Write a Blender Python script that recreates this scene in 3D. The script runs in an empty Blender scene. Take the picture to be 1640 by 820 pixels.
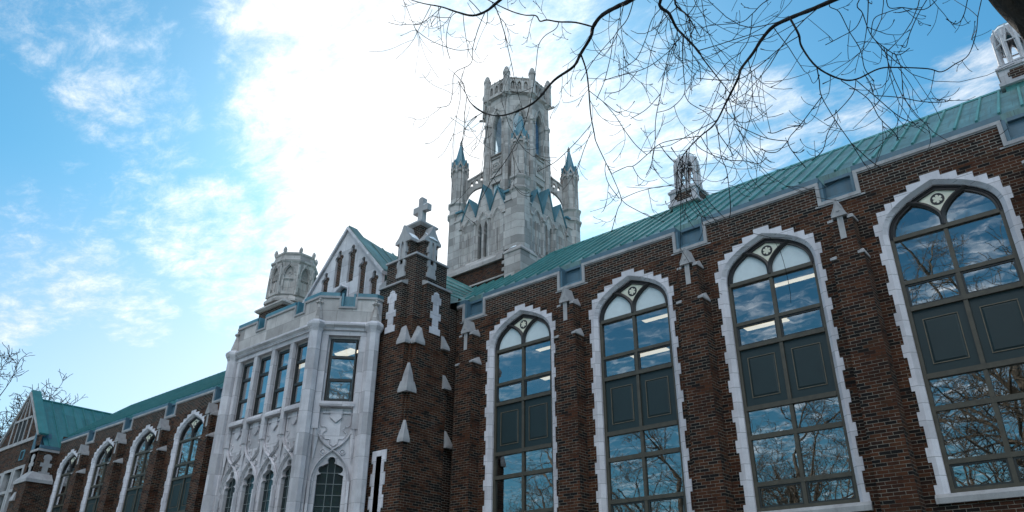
import bpy, bmesh, math, random
from mathutils import Vector, Matrix
from mathutils.geometry import tessellate_polygon
R = math.radians
random.seed(7)
scene = bpy.context.scene
col = scene.collection

# ------------------------------------------------------------------ camera
IMW, FPX = 1640.0, 1231.6
YAW, PIT, ROL = R(40.397), R(26.739), R(0.4614)
CAM = Vector((0, -16.0, 1.6))
_f = Vector((-math.sin(YAW) * math.cos(PIT), math.cos(YAW) * math.cos(PIT), math.sin(PIT)))
_r = Vector((math.cos(YAW), math.sin(YAW), 0))
_u = _r.cross(_f)
CR = _r * math.cos(ROL) + _u * math.sin(ROL)
CU = -_r * math.sin(ROL) + _u * math.cos(ROL)
CF = _f
def ray(px, py):
    return CR * ((px - 820) / FPX) - CU * ((py - 410) / FPX) + CF
cd = bpy.data.cameras.new('camera')
cam = bpy.data.objects.new('camera', cd)
col.objects.link(cam)
cd.sensor_width = 36.0
cd.lens = 36.0 * FPX / IMW
cd.clip_start = 0.1
cd.clip_end = 3000
m = Matrix((CR, CU, -CF)).transposed().to_4x4()
m.translation = CAM
cam.matrix_world = m
scene.camera = cam

# ------------------------------------------------------------------ sky and sun
SUN_D = ray(716, 300).normalized()
SUN_EL = math.asin(SUN_D.z)
SUN_AZ = math.atan2(SUN_D.x, SUN_D.y)          # clockwise from +y
sl = bpy.data.lights.new('sun', 'SUN')
sl.energy = 3.0
sl.angle = R(0.5)
sl.color = (1.0, 0.95, 0.87)
so = bpy.data.objects.new('sun', sl)
so.rotation_euler = SUN_D.to_track_quat('Z', 'Y').to_euler()
so.location = (-40, 60, 60)
col.objects.link(so)

world = bpy.data.worlds.new('World')
scene.world = world
world.use_nodes = True
wt = world.node_tree
wt.nodes.clear()
def wn(t, **k):
    n = wt.nodes.new(t)
    for a, b in k.items():
        setattr(n, a, b)
    return n
def wmath(op, a, b=None, c=None, clamp=False):
    n = wn('ShaderNodeMath', operation=op, use_clamp=clamp)
    for i, v in enumerate((a, b, c)):
        if v is None: continue
        if isinstance(v, (int, float)): n.inputs[i].default_value = v
        else: wt.links.new(v, n.inputs[i])
    return n.outputs[0]
sky = wn('ShaderNodeTexSky', sky_type='NISHITA')
sky.sun_disc = False
sky.sun_elevation = SUN_EL
sky.sun_rotation = SUN_AZ
sky.air_density = 1.0
sky.dust_density = 0.25
sky.ozone_density = 2.2
SKY_STRENGTH = 0.1
tc = wn('ShaderNodeTexCoord')
DIR = tc.outputs['Generated']
sep = wn('ShaderNodeSeparateXYZ'); wt.links.new(DIR, sep.inputs[0])
zc = wmath('MAXIMUM', sep.outputs[2], 0.06)
cx = wmath('DIVIDE', sep.outputs[0], zc)
cy = wmath('DIVIDE', sep.outputs[1], zc)
comb = wn('ShaderNodeCombineXYZ')
wt.links.new(cx, comb.inputs[0]); wt.links.new(cy, comb.inputs[1])
mp = wn('ShaderNodeMapping')
mp.inputs['Rotation'].default_value = (0, 0, R(35))
mp.inputs['Scale'].default_value = (1.0, 1.7, 1.0)
wt.links.new(comb.outputs[0], mp.inputs[0])
def wnoise(scale, detail, rough, dist, off=0.0):
    n = wn('ShaderNodeTexNoise')
    n.inputs['Scale'].default_value = scale
    n.inputs['Detail'].default_value = detail
    n.inputs['Roughness'].default_value = rough
    n.inputs['Distortion'].default_value = dist
    if off:
        a = wn('ShaderNodeVectorMath', operation='ADD'); a.inputs[1].default_value = (off, off * .7, 0)
        wt.links.new(mp.outputs[0], a.inputs[0]); wt.links.new(a.outputs[0], n.inputs['Vector'])
    else:
        wt.links.new(mp.outputs[0], n.inputs['Vector'])
    return n.outputs[0]
n1 = wnoise(1.5, 9, 0.62, 0.35)
n2 = wnoise(7.5, 10, 0.72, 0.25, 3.1)
nz = wmath('ADD', wmath('MULTIPLY', n1, 0.36), wmath('MULTIPLY', n2, 0.64))
# cloud banks: (pixel the bank is seen at from the photograph, outer and inner radius in degrees, weight)
BANKS = [((560, -90), 15, 3, .85), ((560, 70), 11.5, 2, .72), ((590, 200), 13, 3, .85), ((630, 330), 13, 4, .95), ((700, 270), 14, 6, 1.0),
         ((650, 470), 10, 5, .95), ((790, 160), 11, 5, .7), ((540, 440), 8, 4, .75), ((250, 310), 6, 1, .5), ((330, 370), 6.5, 2, .62), ((390, 450), 5.5, 2, .55), ((160, 320), 5, 1, .38),
         ((60, 20), 6, 1, .46), ((160, 40), 6, 1, .5), ((230, 90), 5, 1, .42), ((170, 160), 5, 1, .52), ((260, 190), 4, 1, .42), ((50, 430), 5, 1, .45), ((140, 450), 4.5, 1.0, .58), ((220, 500), 4, 1, .52),
         ((20, 515), 3.5, .5, .55), ((20, 350), 5, 1, .36), ((1570, 140), 5, 1, .62), ((1490, 175), 4, 1, .5), ((1360, 200), 5, 1, .55), ((1190, 200), 7, 2, .6),
         ((1020, 260), 10, 3, .65), ((1010, 130), 8, 2, .4), ((1200, 260), 5, 2, .5), ((880, 60), 9, 3, .5)]
cov = None
for (px, py), ro, ri, w in BANKS:
    d = ray(px, py).normalized()
    dp = wn('ShaderNodeVectorMath', operation='DOT_PRODUCT')
    dp.inputs[1].default_value = d
    wt.links.new(DIR, dp.inputs[0])
    mr = wn('ShaderNodeMapRange', interpolation_type='SMOOTHSTEP')
    mr.inputs[1].default_value = math.cos(R(ro)); mr.inputs[2].default_value = math.cos(R(ri))
    mr.inputs[3].default_value = 0; mr.inputs[4].default_value = w
    wt.links.new(dp.outputs['Value'], mr.inputs[0])
    cov = mr.outputs[0] if cov is None else wmath('MAXIMUM', cov, mr.outputs[0])
# unseen broken cloud layer behind the camera, thickened to light the shaded facade
back = wn('ShaderNodeMapRange'); wt.links.new(sep.outputs[1], back.inputs[0])
back.inputs[1].default_value = 0.1; back.inputs[2].default_value = -0.3; back.inputs[3].default_value = 0; back.inputs[4].default_value = .8
hi = wn('ShaderNodeMapRange', interpolation_type='SMOOTHSTEP'); wt.links.new(sep.outputs[2], hi.inputs[0])
hi.inputs[1].default_value = .42; hi.inputs[2].default_value = .72; hi.inputs[3].default_value = .46; hi.inputs[4].default_value = 1
cov = wmath('MAXIMUM', cov, wmath('MULTIPLY', back.outputs[0], hi.outputs[0]))
dens = wmath('ADD', wmath('MULTIPLY', cov, 0.62), nz)
al = wn('ShaderNodeMapRange', interpolation_type='SMOOTHSTEP')
al.inputs[1].default_value = 0.70; al.inputs[2].default_value = 1.12; al.inputs[3].default_value = 0; al.inputs[4].default_value = 1
wt.links.new(dens, al.inputs[0])
# brightness of the cloud rises towards the sun behind it
sdot = wn('ShaderNodeVectorMath', operation='DOT_PRODUCT'); sdot.inputs[1].default_value = SUN_D
wt.links.new(DIR, sdot.inputs[0])
sd = wmath('MAXIMUM', sdot.outputs['Value'], 0.0)
glow = wmath('MULTIPLY', wmath('POWER', sd, 26.0), 8.0)
glow2 = wmath('MULTIPLY', wmath('POWER', sd, 120.0), 14.0)
back_boost = wmath('MULTIPLY', wmath('MAXIMUM', wmath('ADD', wmath('MULTIPLY', sdot.outputs['Value'], -1.0), .35), 0.0), 30.0)
cb = wmath('ADD', wmath('ADD', wmath('MINIMUM', wmath('ADD', glow, glow2), 1.5), wmath('MULTIPLY_ADD', n2, 4.5, 2.9)), back_boost)   # unseen clouds opposite the sun made extra bright to lift the facade
cl = wn('ShaderNodeVectorMath', operation='SCALE'); cl.inputs[0].default_value = (0.97, 1.0, 1.03)
wt.links.new(cb, cl.inputs['Scale'])
tint = wn('ShaderNodeVectorMath', operation='MULTIPLY'); tint.inputs[1].default_value = (0.29, 0.75, 0.92)
wt.links.new(sky.outputs[0], tint.inputs[0])
# pale haze around the sun
hz = wn('ShaderNodeVectorMath', operation='SCALE'); hz.inputs[0].default_value = (1, 1.06, 1.1)
wt.links.new(wmath('MULTIPLY', wmath('POWER', sd, 22.0), 2.2), hz.inputs['Scale'])
base = wn('ShaderNodeVectorMath', operation='ADD')
sq = wn('ShaderNodeVectorMath', operation='MULTIPLY_ADD'); sq.inputs[1].default_value = (.072,) * 3; sq.inputs[2].default_value = (.8,) * 3
wt.links.new(tint.outputs[0], sq.inputs[0])
dv = wn('ShaderNodeVectorMath', operation='DIVIDE'); wt.links.new(tint.outputs[0], dv.inputs[0]); wt.links.new(sq.outputs[0], dv.inputs[1])
wt.links.new(dv.outputs[0], base.inputs[0]); wt.links.new(hz.outputs[0], base.inputs[1])
lowz = wn('ShaderNodeMapRange', interpolation_type='SMOOTHSTEP'); wt.links.new(sep.outputs[2], lowz.inputs[0])
lowz.inputs[1].default_value = .5; lowz.inputs[2].default_value = .2; lowz.inputs[3].default_value = 0; lowz.inputs[4].default_value = 1.0
hl = wn('ShaderNodeVectorMath', operation='SCALE'); hl.inputs[0].default_value = (3.4, 1.3, .5)
wt.links.new(wmath('MULTIPLY', wmath('POWER', sd, 5.0), lowz.outputs[0]), hl.inputs['Scale'])
base2 = wn('ShaderNodeVectorMath', operation='ADD'); wt.links.new(base.outputs[0], base2.inputs[0]); wt.links.new(hl.outputs[0], base2.inputs[1])
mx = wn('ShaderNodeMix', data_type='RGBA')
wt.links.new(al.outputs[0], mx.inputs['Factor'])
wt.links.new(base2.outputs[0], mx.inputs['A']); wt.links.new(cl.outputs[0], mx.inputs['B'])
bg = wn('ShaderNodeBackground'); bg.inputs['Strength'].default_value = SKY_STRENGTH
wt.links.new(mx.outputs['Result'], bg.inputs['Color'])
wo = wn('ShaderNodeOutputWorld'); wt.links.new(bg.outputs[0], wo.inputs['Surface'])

vs = scene.view_settings
vs.view_transform = 'Standard'; vs.look = 'None'
vs.exposure = 0.97; vs.gamma = 1.0; vs.use_curve_mapping = False
scene.cycles.max_bounces = 6
scene.cycles.transparent_max_bounces = 12
scene.cycles.sample_clamp_indirect = 6.0

# ------------------------------------------------------------------ materials
def mat(name):
    mt = bpy.data.materials.new(name); mt.use_nodes = True
    nt = mt.node_tree
    return mt, nt, nt.nodes['Principled BSDF']
class NT:
    def __init__(s, nt): s.nt = nt
    def n(s, t, **k):
        n = s.nt.nodes.new(t)
        for a, b in k.items(): setattr(n, a, b)
        return n
    def l(s, a, b): s.nt.links.new(a, b)
    def noise(s, scale, detail=6, rough=.6, vec=None, dist=0.):
        n = s.n('ShaderNodeTexNoise')
        n.inputs['Scale'].default_value = scale; n.inputs['Detail'].default_value = detail
        n.inputs['Roughness'].default_value = rough; n.inputs['Distortion'].default_value = dist
        if vec is not None: s.l(vec, n.inputs['Vector'])
        return n.outputs[0]
    def ramp(s, fac, stops, interp='LINEAR'):
        n = s.n('ShaderNodeValToRGB'); n.color_ramp.interpolation = interp
        e = n.color_ramp.elements
        while len(e) > 1: e.remove(e[-1])
        e[0].position = stops[0][0]; e[0].color = (*stops[0][1], 1)
        for p, c in stops[1:]:
            x = e.new(p); x.color = (*c, 1)
        s.l(fac, n.inputs[0]); return n.outputs[0]
    def mix(s, f, a, b, blend='MIX'):
        n = s.n('ShaderNodeMix', data_type='RGBA', blend_type=blend)
        for k, v in (('Factor', f), ('A', a), ('B', b)):
            if isinstance(v, (int, float)): n.inputs[k].default_value = v
            elif isinstance(v, tuple): n.inputs[k].default_value = (*v, 1)
            else: s.l(v, n.inputs[k])
        return n.outputs['Result']
    def bump(s, h, bsdf, strength=.3, dist=.01):
        n = s.n('ShaderNodeBump'); n.inputs['Strength'].default_value = strength; n.inputs['Distance'].default_value = dist
        s.l(h, n.inputs['Height']); s.l(n.outputs[0], bsdf.inputs['Normal'])
    def uv(s):
        return s.n('ShaderNodeUVMap').outputs[0]
    def obj(s):
        return s.n('ShaderNodeTexCoord').outputs['Object']
    def scl(s, v, sc):
        n = s.n('ShaderNodeMapping'); n.inputs['Scale'].default_value = sc; s.l(v, n.inputs[0]); return n.outputs[0]
    def brick(s, vec, bw, rh, ms, c1=(0, 0, 0), c2=(1, 1, 1), mo=(0, 0, 0), smooth=.1, off=.5):
        n = s.n('ShaderNodeTexBrick'); n.offset = off
        n.inputs['Scale'].default_value = 1; n.inputs['Brick Width'].default_value = bw; n.inputs['Row Height'].default_value = rh
        n.inputs['Mortar Size'].default_value = ms; n.inputs['Mortar Smooth'].default_value = smooth
        n.inputs['Color1'].default_value = (*c1, 1); n.inputs['Color2'].default_value = (*c2, 1); n.inputs['Mortar'].default_value = (*mo, 1)
        s.l(vec, n.inputs['Vector']); return n
M = {}
def brick_mat(name, stops, mortar_a, mortar_b, k=1.0, msz=.0055):
    mt, nt, b = mat(name); t = NT(nt)
    uv = t.uv()
    br = t.brick(uv, .2155 * k, .0677 * k, msz * k, smooth=.15)
    c = t.ramp(br.outputs['Color'], stops)
    big = t.noise(.55, 5, .65, t.obj())
    var = t.noise(9, 4, .6, uv)
    c = t.mix(t.ramp(var, [(.3, (0, 0, 0)), (.75, (.55, .55, .55))]), c, t.mix(1.0, c, (.55, .5, .45), 'MULTIPLY'))
    # soot and weathering in patches
    c = t.mix(t.ramp(big, [(.42, (0, 0, 0)), (.66, (.55, .55, .55))]), c, t.mix(1.0, c, (.52, .5, .5), 'MULTIPLY'))
    # run-off streaks below ledges and a little pale salt bloom
    stk = t.noise(1.0, 6, .68, t.scl(t.obj(), (4.5, 4.5, .28)), .3)
    c = t.mix(t.ramp(stk, [(.54, (0, 0, 0)), (.74, (.7, .7, .7))]), c, t.mix(1.0, c, (.42, .42, .44), 'MULTIPLY'))
    salt = t.noise(.8, 7, .72, t.scl(t.obj(), (1, 1, .6)), .4)
    c = t.mix(t.ramp(salt, [(.62, (0, 0, 0)), (.8, (.16, .16, .16))]), c, (.34, .31, .29))
    mo = t.mix(t.ramp(t.noise(1.7, 5, .7, t.scl(uv, (1, 1.6, 1))), [(.34, (0, 0, 0)), (.55, (1, 1, 1))]), mortar_a, mortar_b)
    c = t.mix(br.outputs['Fac'], c, mo)
    t.l(c, b.inputs['Base Color'])
    b.inputs['Roughness'].default_value = .85
    b.inputs['Specular IOR Level'].default_value = .25
    h = t.mix(br.outputs['Fac'], t.noise(60, 3, .6, uv), (0, 0, 0))
    t.bump(h, b, .5, .012)
    M[name] = mt
OLD = [(0, (.007, .005, .005)), (.16, (.011, .007, .006)), (.30, (.037, .0125, .0065)), (.55, (.066, .0205, .0088)), (.8, (.094, .0320, .0128)), (1, (.055, .0235, .0110))]
brick_mat('old_brick', OLD, (.026, .020, .015), (.22, .19, .155), msz=.0046)
brick_mat('repointed_brick', [(0, (.008, .006, .006)), (.25, (.018, .009, .007)), (.6, (.047, .0165, .009)), (1, (.074, .026, .0125))], (.31, .285, .25), (.22, .20, .17), msz=.0055)
brick_mat('tower_brick', OLD, (.05, .038, .03), (.17, .15, .13), k=.5)

def stone_mat(name, ca, cb, block=None, joint=.7, stain=(.20, .18, .165), blkvar=.25):
    mt, nt, b = mat(name); t = NT(nt)
    uv = t.uv(); ob = t.obj()
    n1 = t.noise(2.2, 8, .62, ob)
    c = t.ramp(n1, [(.3, ca), (.7, cb)])
    if block:
        br = t.brick(uv, block[0], block[1], .006, smooth=.1)
        g = t.ramp(br.outputs['Color'], [(0, (1 - blkvar,) * 3), (.6, (1, 1, 1)), (1, (1 + blkvar * .3,) * 3)])
        c = t.mix(1.0, c, g, 'MULTIPLY')
        c = t.mix(br.outputs['Fac'], c, t.mix(1.0, c, (joint,) * 3, 'MULTIPLY'))
    # rain streaks: long in z
    st = t.noise(1.0, 7, .7, t.scl(ob, (7, 7, .55)))
    c = t.mix(t.ramp(st, [(.55, (0, 0, 0)), (.82, (.62, .62, .62))]), c, stain)
    gr = t.noise(70, 3, .6, ob)
    c = t.mix(.35, c, t.mix(1.0, c, t.ramp(gr, [(.3, (.7, .7, .7)), (.7, (1.2, 1.2, 1.2))]), 'MULTIPLY'))
    t.l(c, b.inputs['Base Color'])
    b.inputs['Roughness'].default_value = .8
    b.inputs['Specular IOR Level'].default_value = .3
    t.bump(t.mix(.5, t.noise(25, 5, .6, ob), gr), b, .35, .01)
    M[name] = mt
stone_mat('limestone', (.47, .445, .47), (.65, .62, .645), (.9, .62), joint=.78, stain=(.25, .225, .22), blkvar=.3)
stone_mat('parapet_stone', (.40, .365, .355), (.57, .53, .515), (.9, .46), joint=.75, stain=(.22, .19, .17), blkvar=.35)
stone_mat('trim_stone', (.54, .515, .55), (.70, .67, .71), (3.0, .3385), joint=.6, stain=(.33, .30, .31), blkvar=.2)
stone_mat('weathered_stone', (.28, .268, .275), (.45, .435, .44), None, stain=(.16, .145, .14))
stone_mat('tower_stone', (.355, .32, .305), (.53, .49, .47), (.62, .30), joint=.8, stain=(.21, .18, .155), blkvar=.42)

def copper(name, ca, cb, cc, plate=(.42, 1.15), rough=.55, stain=.3):
    mt, nt, b = mat(name); t = NT(nt); uv = t.uv(); ob = t.obj()
    c = t.ramp(t.noise(1.3, 8, .65, ob), [(.3, ca), (.55, cb), (.75, cc)])
    st = t.noise(1.0, 6, .7, t.scl(uv, (9, .7, 1)))
    c = t.mix(t.ramp(st, [(.42, (0, 0, 0)), (.72, (stain,) * 3)]), c, (.10, .105, .075))
    if plate:
        br = t.brick(uv, plate[0], plate[1], .004, c1=(.8, .8, .8), c2=(1.1, 1.1, 1.1), mo=(.35, .35, .35))
        c = t.mix(1.0, c, br.outputs['Color'], 'MULTIPLY')
    t.l(c, b.inputs['Base Color']); b.inputs['Roughness'].default_value = rough
    t.bump(t.noise(14, 4, .6, ob), b, .2, .01)
    M[name] = mt
copper('copper_roof', (.08, .16, .158), (.13, .25, .25), (.20, .345, .34), stain=.66)
copper('copper_dark', (.022, .13, .135), (.033, .17, .175), (.055, .21, .215))
copper('copper_seam', (.04, .19, .18), (.07, .25, .24), (.12, .33, .31), None)
copper('copper_seam_dark', (.02, .14, .14), (.03, .18, .18), (.05, .22, .22), None)
copper('lead_flashing', (.05, .11, .155), (.075, .15, .205), (.11, .20, .26), None, .5)
copper('copper_spire', (.05, .15, .20), (.08, .215, .275), (.14, .30, .365), None, .45)

def plain(name, c, rough=.5, var=.25, metal=0., scale=6, spec=.5):
    mt, nt, b = mat(name); t = NT(nt)
    n = t.noise(scale, 6, .6, t.obj())
    lo = tuple(x * (1 - var) for x in c); hi = tuple(min(1, x * (1 + var)) for x in c)
    t.l(t.ramp(n, [(.3, lo), (.7, hi)]), b.inputs['Base Color'])
    b.inputs['Roughness'].default_value = rough; b.inputs['Metallic'].default_value = metal
    b.inputs['Specular IOR Level'].default_value = spec
    t.bump(t.noise(40, 3, .6, t.obj()), b, .1, .004)
    M[name] = mt
plain('bronze_frame', (.062, .053, .038), .5)
plain('black_frame', (.022, .023, .022), .45)
plain('tracery_paint', (.016, .0135, .0145), .5)
plain('spandrel', (.0065, .0195, .0215), .5, .12, scale=2)
plain('spandrel_trim', (.13, .105, .07), .5)
plain('cream_panel', (.72, .68, .55), .6, .06)
plain('lunette_board', (.60, .66, .68), .35, .05)
plain('ceiling_white', (.62, .63, .62), .8, .05)
plain('interior', (.10, .10, .105), .9, .15)
plain('lead_came', (.16, .18, .18), .5)
plain('dark_void', (.010, .010, .011), .8, .1)
plain('snow', (.86, .88, .92), .6, .03)
plain('fixture', (.7, .7, .68), .5, .05)
def bark(name, ca, cb, s):
    mt, nt, b = mat(name); t = NT(nt); ob = t.obj()
    n = t.noise(1.0, 8, .65, t.scl(ob, (s, s, s * .25)), .6)
    t.l(t.ramp(n, [(.3, ca), (.7, cb)]), b.inputs['Base Color']); b.inputs['Roughness'].default_value = .9
    t.bump(n, b, 1.0, .05); M[name] = mt
bark('bark', (.012, .010, .009), (.055, .044, .034), 16)
bark('twig_bark', (.012, .010, .010), (.035, .028, .026), 40)
bark('pale_bark', (.06, .048, .036), (.24, .195, .145), 4)

def glass(name, refl, tintc=(.55, .6, .62), gl=(.82, .9, .95), wav=.0, edge=.8):
    mt = bpy.data.materials.new(name); mt.use_nodes = True; nt = mt.node_tree; nt.nodes.clear(); t = NT(nt)
    lw = t.n('ShaderNodeLayerWeight'); lw.inputs['Blend'].default_value = .5
    pw = t.n('ShaderNodeMath', operation='POWER'); t.l(lw.outputs['Facing'], pw.inputs[0]); pw.inputs[1].default_value = 2.0
    ad = t.n('ShaderNodeMath', operation='MULTIPLY_ADD', use_clamp=True); ad.inputs[1].default_value = edge; ad.inputs[2].default_value = refl
    t.l(pw.outputs[0], ad.inputs[0])
    tr = t.n('ShaderNodeBsdfTransparent'); tr.inputs[0].default_value = (*tintc, 1)
    g = t.n('ShaderNodeBsdfGlossy'); g.inputs['Color'].default_value = (*gl, 1); g.inputs['Roughness'].default_value = .012
    bn = t.n('ShaderNodeBump'); bn.inputs['Strength'].default_value = .06 + wav; bn.inputs['Distance'].default_value = .02
    t.l(t.noise(1.6, 2, .5, t.obj()), bn.inputs['Height']); t.l(bn.outputs[0], g.inputs['Normal'])
    ms = t.n('ShaderNodeMixShader'); t.l(ad.outputs[0], ms.inputs[0]); t.l(tr.outputs[0], ms.inputs[1]); t.l(g.outputs[0], ms.inputs[2])
    o = t.n('ShaderNodeOutputMaterial'); t.l(ms.outputs[0], o.inputs['Surface']); M[name] = mt
glass('window_glass', .28, gl=(.92, .93, .93))
glass('tower_glass', .10, (.84, .92, .95), (.6, .85, 1.0), edge=.35)
mt, nt, b = mat('leaded_glass'); t = NT(nt); uv = t.uv()
vo = t.n('ShaderNodeTexVoronoi'); vo.inputs['Scale'].default_value = 14; t.l(uv, vo.inputs['Vector'])
t.l(t.mix(t.noise(5, 3, .6, uv), (.008, .016, .018), t.mix(.35, (.02, .035, .036), vo.outputs['Color'], 'MULTIPLY')), b.inputs['Base Color'])
b.inputs['Roughness'].default_value = .14
t.bump(vo.outputs['Distance'], b, .25, .01); M['leaded_glass'] = mt
mt, nt, b = mat('lamp_glow'); b.inputs['Emission Color'].default_value = (1, .84, .62, 1); b.inputs['Emission Strength'].default_value = .85
M['lamp_glow'] = mt; b.inputs['Base Color'].default_value = (.5, .45, .36, 1)
mt, nt, b = mat('grass'); t = NT(nt); ob = t.obj()
gc = t.ramp(t.noise(3, 9, .7, ob), [(.3, (.045, .06, .022)), (.7, (.10, .10, .045))])
t.l(t.mix(t.ramp(t.noise(.35, 9, .68, ob), [(.49, (0, 0, 0)), (.59, (1, 1, 1))]), gc, (.78, .80, .84)), b.inputs['Base Color']); b.inputs['Roughness'].default_value = .9   # unseen snow patches, added to bounce light up onto the facade
t.bump(t.noise(60, 4, .7, ob), b, .8, .04); M['grass'] = mt
mt, nt, b = mat('concrete'); t = NT(nt); uv = t.uv()
br = t.brick(uv, 1.5, 1.5, .012, c1=(.26, .25, .24), c2=(.32, .31, .29), mo=(.12, .11, .10), off=0)
t.l(t.mix(.4, br.outputs['Color'], t.ramp(t.noise(5, 8, .7, uv), [(.3, (.2, .2, .19)), (.7, (.36, .35, .33))])), b.inputs['Base Color']); b.inputs['Roughness'].default_value = .9
M['concrete'] = mt

# ------------------------------------------------------------------ mesh helpers
class Frame:
    """Local plane: u to the right, v up, w outwards."""
    def __init__(s, o, u=(1, 0, 0), v=(0, 0, 1)):
        s.o = Vector(o); s.u = Vector(u).normalized(); s.v = Vector(v).normalized(); s.n = s.u.cross(s.v)
    def __call__(s, u, v, w=0.0):
        return s.o + s.u * u + s.v * v + s.n * w
class MB:
    def __init__(s):
        s.v = []; s.f = []; s.mi = []; s.cur = 0
    def pt(s, p):
        s.v.append(Vector(p)); return len(s.v) - 1
    def face(s, pts):
        s.f.append([s.pt(p) for p in pts]); s.mi.append(s.cur)
    def idx(s, ids):
        s.f.append(ids); s.mi.append(s.cur)
    def box(s, fr, u0, u1, v0, v1, w0, w1):
        a = [fr(u, v, w) for w in (w0, w1) for v in (v0, v1) for u in (u0, u1)]
        for q in ((4, 5, 7, 6), (1, 0, 2, 3), (0, 4, 6, 2), (5, 1, 3, 7), (6, 7, 3, 2), (0, 1, 5, 4)):
            s.face([a[i] for i in q])
    def wbox(s, x0, x1, y0, y1, z0, z1):
        s.box(Frame((0, 0, 0)), x0, x1, z0, z1, -y1, -y0)
    def plate(s, fr, outer, holes=(), w0=None, w1=0., front=True, back=False, sides=True, hsides=True):
        """flat polygon with holes in the frame's plane, front at w1, its edges going back to w0"""
        if w0 is None: w0 = w1
        loops = [list(outer)] + [list(h) for h in holes]
        flat = [p for l in loops for p in l]
        tris = tessellate_polygon([[Vector((p[0], p[1], 0)) for p in l] for l in loops])
        for (do, w, sign) in ((front, w1, 1), (back, w0, -1)):
            if not do: continue
            ids = [s.pt(fr(p[0], p[1], w)) for p in flat]
            for tr in tris:
                a, b_, c = [flat[i] for i in tr]
                ar = (b_[0] - a[0]) * (c[1] - a[1]) - (b_[1] - a[1]) * (c[0] - a[0])
                if abs(ar) < 1e-10: continue
                k = list(tr) if (ar > 0) == (sign > 0) else list(tr)[::-1]
                s.idx([ids[i] for i in k])
        if w0 == w1: return
        for li, l in enumerate(loops):
            if (li == 0 and not sides) or (li > 0 and not hsides): continue
            area = sum(l[i][0] * l[(i + 1) % len(l)][1] - l[(i + 1) % len(l)][0] * l[i][1] for i in range(len(l)))
            ccw = area > 0
            for i in range(len(l)):
                a, b_ = l[i], l[(i + 1) % len(l)]
                if (li == 0) != ccw: a, b_ = b_, a
                s.face([fr(a[0], a[1], w1), fr(a[0], a[1], w0), fr(b_[0], b_[1], w0), fr(b_[0], b_[1], w1)])
    def strip(s, fr, la, wa, lb, wb, closed=False):
        n = len(la)
        for i in range(n if closed else n - 1):
            j = (i + 1) % n
            s.face([fr(*la[i], wa), fr(*lb[i], wb), fr(*lb[j], wb), fr(*la[j], wa)])
    def rings(s, c, prof, n=8, rot=None, cap=True, phase=0.0):
        """stack of regular n-gons round a vertical axis: prof = [(radius to the corner, z)...]"""
        a0 = math.pi / n if rot is None else rot
        ids = []
        for r, z in prof:
            ids.append([s.pt((c[0] + r * math.cos(a0 + 2 * math.pi * i / n), c[1] + r * math.sin(a0 + 2 * math.pi * i / n), z)) for i in range(n)])
        for a, b_ in zip(ids, ids[1:]):
            for i in range(n):
                j = (i + 1) % n
                s.idx([a[i], a[j], b_[j], b_[i]])
        if cap:
            s.idx(ids[-1]); s.idx(ids[0][::-1])
    def tube(s, pts, rad, n=6, cap=True):
        pts = [Vector(p) for p in pts]
        if not isinstance(rad, (list, tuple)): rad = [rad] * len(pts)
        t0 = (pts[1] - pts[0]).normalized()
        up = Vector((0, 0, 1)) if abs(t0.z) < .9 else Vector((1, 0, 0))
        a = t0.cross(up).normalized()
        prev = None
        for i, p in enumerate(pts):
            t = (pts[min(i + 1, len(pts) - 1)] - pts[max(i - 1, 0)])
            if t.length < 1e-9: t = t0
            t = t.normalized()
            a = (a - t * a.dot(t))
            a = a.normalized() if a.length > 1e-6 else t.orthogonal().normalized()
            b_ = t.cross(a)
            cur = [s.pt(p + (a * math.cos(2 * math.pi * k / n) + b_ * math.sin(2 * math.pi * k / n)) * rad[i]) for k in range(n)]
            if prev:
                for k in range(n):
                    j = (k + 1) % n
                    s.idx([prev[k], prev[j], cur[j], cur[k]])
            elif cap: s.idx(cur[::-1])
            prev = cur
        if cap: s.idx(prev)
    def hull(s, pts):
        bm = bmesh.new()
        for p in pts: bm.verts.new(p)
        bmesh.ops.convex_hull(bm, input=bm.verts)
        bmesh.ops.delete(bm, geom=[v for v in bm.verts if not v.link_faces], context='VERTS')
        bmesh.ops.dissolve_limit(bm, angle_limit=.01, verts=bm.verts, edges=bm.edges)
        bmesh.ops.recalc_face_normals(bm, faces=bm.faces)
        for f in bm.faces: s.face([v.co.copy() for v in f.verts])
        bm.free()
WORG = {}
def origin(o): return WORG.get(o.name, Vector((0, 0, 0)))
def empty(name, loc, label, cat, group=None):
    o = bpy.data.objects.new(name, None); col.objects.link(o); o.location = loc; o.empty_display_size = .3
    WORG[o.name] = Vector(loc); o['label'] = label; o['category'] = cat
    if group: o['group'] = group
    return o
def build(mb, name, mats, parent=None, org=None, smooth=False, label=None, kind=None):
    if isinstance(mats, str): mats = [mats]
    org = Vector(org) if org is not None else (origin(parent) if parent else Vector((0, 0, 0)))
    me = bpy.data.meshes.new(name)
    me.from_pydata([tuple(v - org) for v in mb.v], [], mb.f)
    for x in mats: me.materials.append(M[x])
    uv = me.uv_layers.new(name='UVMap')
    me.polygons.foreach_set('material_index', mb.mi)
    for p in me.polygons:
        n = p.normal
        if abs(n.z) > .92: a = Vector((1, 0, 0)); b_ = Vector((0, 1, 0))
        else:
            a = Vector((-n.y, n.x, 0)).normalized(); b_ = n.cross(a)
        for li in p.loop_indices:
            w = mb.v[me.loops[li].vertex_index]
            uv.data[li].uv = (w.dot(a), w.dot(b_))
    if smooth: me.polygons.foreach_set('use_smooth', [True] * len(me.polygons))
    o = bpy.data.objects.new(name, me); col.objects.link(o)
    WORG[o.name] = org
    if parent:
        o.parent = parent; o.location = org - origin(parent)
    else: o.location = org
    if label: o['label'] = label
    if kind: o['kind'] = kind
    return o
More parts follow.
